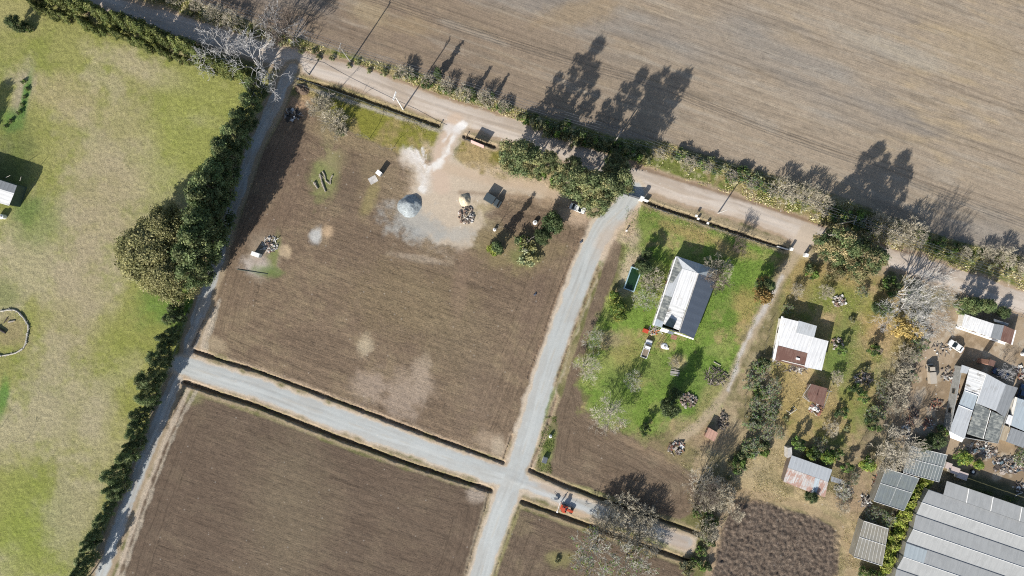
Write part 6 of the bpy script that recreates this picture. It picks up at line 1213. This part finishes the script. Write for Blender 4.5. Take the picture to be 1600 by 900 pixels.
def billboard(px0, py0, px1, py1):
    (x0, y0), (x1, y1) = W(px0, py0), W(px1, py1); L = math.hypot(x1-x0, y1-y0); t = thing('billboard', 'pale pink billboard panel on posts beside the entrance drive', 'billboard', ((x0+x1)/2, (y0+y1)/2, 0), math.atan2(y1-y0, x1-x0))
    mb = MB(); mb.add([(-L/2, -.45, 1.0), (L/2, -.45, 1.0), (L/2, -.1, 3.0), (-L/2, -.1, 3.0), (-L/2, -.37, .98), (L/2, -.37, .98), (L/2, -.02, 2.98), (-L/2, -.02, 2.98)], [(0,1,2,3),(7,6,5,4),(0,4,5,1),(1,5,6,2),(2,6,7,3),(3,7,4,0)]); mb.build('panel', paint('billboard_face', c(236, 196, 192)), t)
    for s in (-1, 0, 1): mb = MB(); mb.tube((s*L*.42, -.15, -.4), (s*L*.42, .05, 2.95), .07, .07, 8); mb.tube((s*L*.42, .9, -.1), (s*L*.42, .05, 2.4), .05, .05, 6); mb.build('post', M['steel'], t)
billboard(737, 222, 757, 230.5)
for i, a in enumerate(((1089,335,'left'),(1093,339,'middle'),(1108,346,'right'))):
    x, y = W(a[0]-3, a[1]+3); t = thing('mailbox', 'white roadside box on a post, the %s of three below the dirt road' % a[2], 'mailbox', (x, y, gz(x, y)), BANG, 'white boxes on posts below the dirt road'); mb = MB(); mb.tube((0, 0, -.2), (0, 0, 1.2), .06, .05, 6); mb.build('post', M['wood'], t); mb = MB(); mb.box(0, 0, 1.4, .6, .5, .5, top=.9); mb.build('box', M['white_paint'], t)
x, y = W(978, 361); mb = MB(); mb.tube((0,0,-.1),(0,0,.9),.16,.14,10); mb.box(0,0,.95,.45,.45,.1); simple(mb, 'white_bollard', M['white_paint'], 'white bollard at the lawn corner beside the estate road', 'bollard', 978, 361)

# ------------------------------------------------------------------ poles, wires, fences
def pole(px, py, h_, label, arms=1, name='utility_pole', mat=None, ang=BANG+math.pi/2, lean=0):
    x, y = W(px, py); t = thing(name, label, 'utility pole', (x, y, gz(x, y)), ang); mb = MB(); mb.tube((0, 0, -.4), (0, 0, h_), .19, .12, 10); mb.build('shaft', mat or M['grey_wood'], t)
    for k in range(arms):
        z = h_-.35-.9*k; mb = MB(); mb.box(0, .16, z, 2.2, .14, .16); ar = mb.build('crossarm', mat or M['grey_wood'], t)
        for s in (-1, -.4, .4, 1): mb = MB(); mb.tube((s*1.0, .16, z+.08), (s*1.0, .16, z+.3), .05, .04, 8); mb.build('insulator', M['white_paint'], ar)
    return t
pole(548, 97, 11.3, 'grey utility pole on the far verge opposite the grass strip', 1); pole(630, 171, 13.2, 'white utility pole with two crossarms beside the dirt road ditch', 2, mat=M['white_paint'])
pole(960, 222, 11, 'grey utility pole on the far verge behind the entrance gate', 1); pole(1305, 351, 11, 'grey utility pole on the far verge across from the second gate', 1); pole(1122, 333, 7.2, 'short concrete pole on the near road edge below the dirt road', 0, mat=M['concrete']); pole(483, 117, 4.5, 'short wooden post at the left end of the roadside ditch', 0); pole(1325, 386, 7, 'dark wooden pole beside the brown trees', 0, mat=M['wood'])
def wires(name, label, pts, offs, r=.035, grp=None):
    for k, off in enumerate(offs):
        mb = MB()
        for (a, ha), (b, hb) in zip(pts, pts[1:]):
            xa, ya = W(*a); xb, yb = W(*b); d = Vector((xb-xa, yb-ya, 0)).normalized(); n = Vector((-d.y, d.x, 0))*off; L = math.hypot(xb-xa, yb-ya); prev = None
            for i in range(13):
                u = i/12; p = Vector((xa+(xb-xa)*u, ya+(yb-ya)*u, ha+(hb-ha)*u-4*u*(1-u)*L*.008))+n
                if prev is not None: mb.tube(prev, p, r, r, 4, caps=False)
                prev = p
        o = mb.build(name, M['steel'], None); tag(o, label % ('nearest the crop field', 'second from the crop field', 'second from the dirt road', 'nearest the dirt road')[k] if '%s' in label else label, 'power line', grp)
wires('power_line', 'long overhead wire along the far verge, %s', [((150,-45),11), ((548,97),11), ((960,222),11), ((1305,351),11), ((1720,500),11)], (1.0, .4, -.4, -1.0), .03, 'overhead wires along the far verge')
wires('overhead_cable', 'single cable crossing the left lane above the ditch end', [((400,112),4.6), ((483,133),4.3), ((640,186),1.9), ((692,206),1.3)], (0,), .04)
def fence(label, pts, step=3.0, hp=1.3, name='wire_fence', rp=.06, w3=(.4, .8, 1.15)):
    P_ = along([W(*p) for p in pts], step); x0, y0 = P_[0]; t = thing(name, label, 'fence', (x0, y0, 0)); me = None; P_ = P_[:98]
    for (x, y) in P_:
        if me is None: mb = MB(); mb.tube((0, 0, -.3), (0, 0, hp), rp, rp*.8, 6); o = mb.build('post', M['wood'], t); me = o.data
        else: o = bpy.data.objects.new('post', me); C.objects.link(o); o.parent = t
        o.location = (x-x0, y-y0, gz(x, y))
    mb = MB()
    for (xa, ya), (xb, yb) in zip(P_, P_[1:]):
        for z in w3: mb.tube((xa-x0, ya-y0, gz(xa, ya)+z), (xb-x0, yb-y0, gz(xb, yb)+z), .012, .012, 3, caps=False)
    mb.build('wire', M['steel'], t)
fence('wire fence along the roadside ditch from the left lane to the entrance drive', pairs(464,132, 560,162, 688,205), 3.4); fence('wire fence above the lawn between the entrance gate and the second gate', pairs(1012,322, 1110,356, 1215,388), 3.6)
fence('wire fence between the dark tree row and the upper left lane', pairs(428,130, 404,185, 380,235, 345,345, 322,410, 312,450), 3.6); fence('wire fence between the slender evergreens and the lower left lane', pairs(300,475, 285,520, 270,565, 240,640, 220,700, 178,790, 145,880, 136,905), 3.6)
fence('wire fence along the edge of the crop field', pairs(440,48, 560,93, 700,136, 830,181, 960,220, 1100,248, 1200,276, 1300,307, 1400,347, 1600,408), 4.2); fence('wire fence at the top of the dirt yard below the road', pairs(1475,470, 1530,472, 1600,497), 3); fence('pole fence between the cloddy field and the dark shrubs', pairs(1118,800, 1112,850, 1100,900), 3); fence('thin fence between the thicket and the driveway', pairs(1205,500, 1190,560, 1165,610, 1160,680), 3)
fence('post fence along the right side of the olive yard', pairs(1392,560, 1380,620, 1345,690, 1330,710), 3.5); fence('short post row beside the billboard and the drive', pairs(728,218, 775,235), 3, 1.2)
for i, a in enumerate(((687,196,'at the left side of the entrance drive'),(728,214,'at the right side of the entrance drive'))): x, y = W(*a[:2]); mb = MB(); mb.tube((0,0,-.2),(0,0,1.7),.12,.1,8); mb.box(0,0,1.75,.3,.3,.1); simple(mb, 'gate_post', M['wood'], 'dark gate post '+a[2], 'post', a[0], a[1])
for a in ((836,460,'blue-grey sack lying on the bare field near the estate road'),(908,378,'small dark blue bag beside the edge of the estate road')): mb = MB(); mb.box(0,0,.15,.8,.5,.35,top=.6); mb.box(.4,.2,.1,.5,.4,.2,top=.6); simple(mb, 'sack', paint('sack_cloth', c(96,104,120)), a[2], 'sack', a[0], a[1], .6)
# ------------------------------------------------------------------ single out repeated labels by their place in the row
ORD = 'first second third fourth fifth sixth seventh eighth ninth tenth eleventh twelfth thirteenth fourteenth fifteenth sixteenth seventeenth eighteenth nineteenth twentieth'.split()
ORD += ['twenty-'+w for w in ORD[:9]]+['thirtieth']+['thirty-'+w for w in ORD[:9]]+['fortieth']
lab = {}
for o in scene.objects:
    if o.parent is None and o.get('label') and o.get('kind') == 'thing':
        k = S*H/H; px, py = o.location.x/S+800, 450-o.location.y/S
        lab.setdefault(o['label'], []).append(o)
for L_, os_ in lab.items():
    os_ = [o for o in os_]
    if len(os_) < 2: continue
    ex = max(o.location.x for o in os_)-min(o.location.x for o in os_); ey = max(o.location.y for o in os_)-min(o.location.y for o in os_)
    hz = ex > ey*.9; os_.sort(key=lambda o: o.location.x if hz else -o.location.y)
    for i, o in enumerate(os_):
        if i < len(ORD): o['label'] = '%s, %s from %s' % (L_, ORD[i], 'left' if hz else 'top')
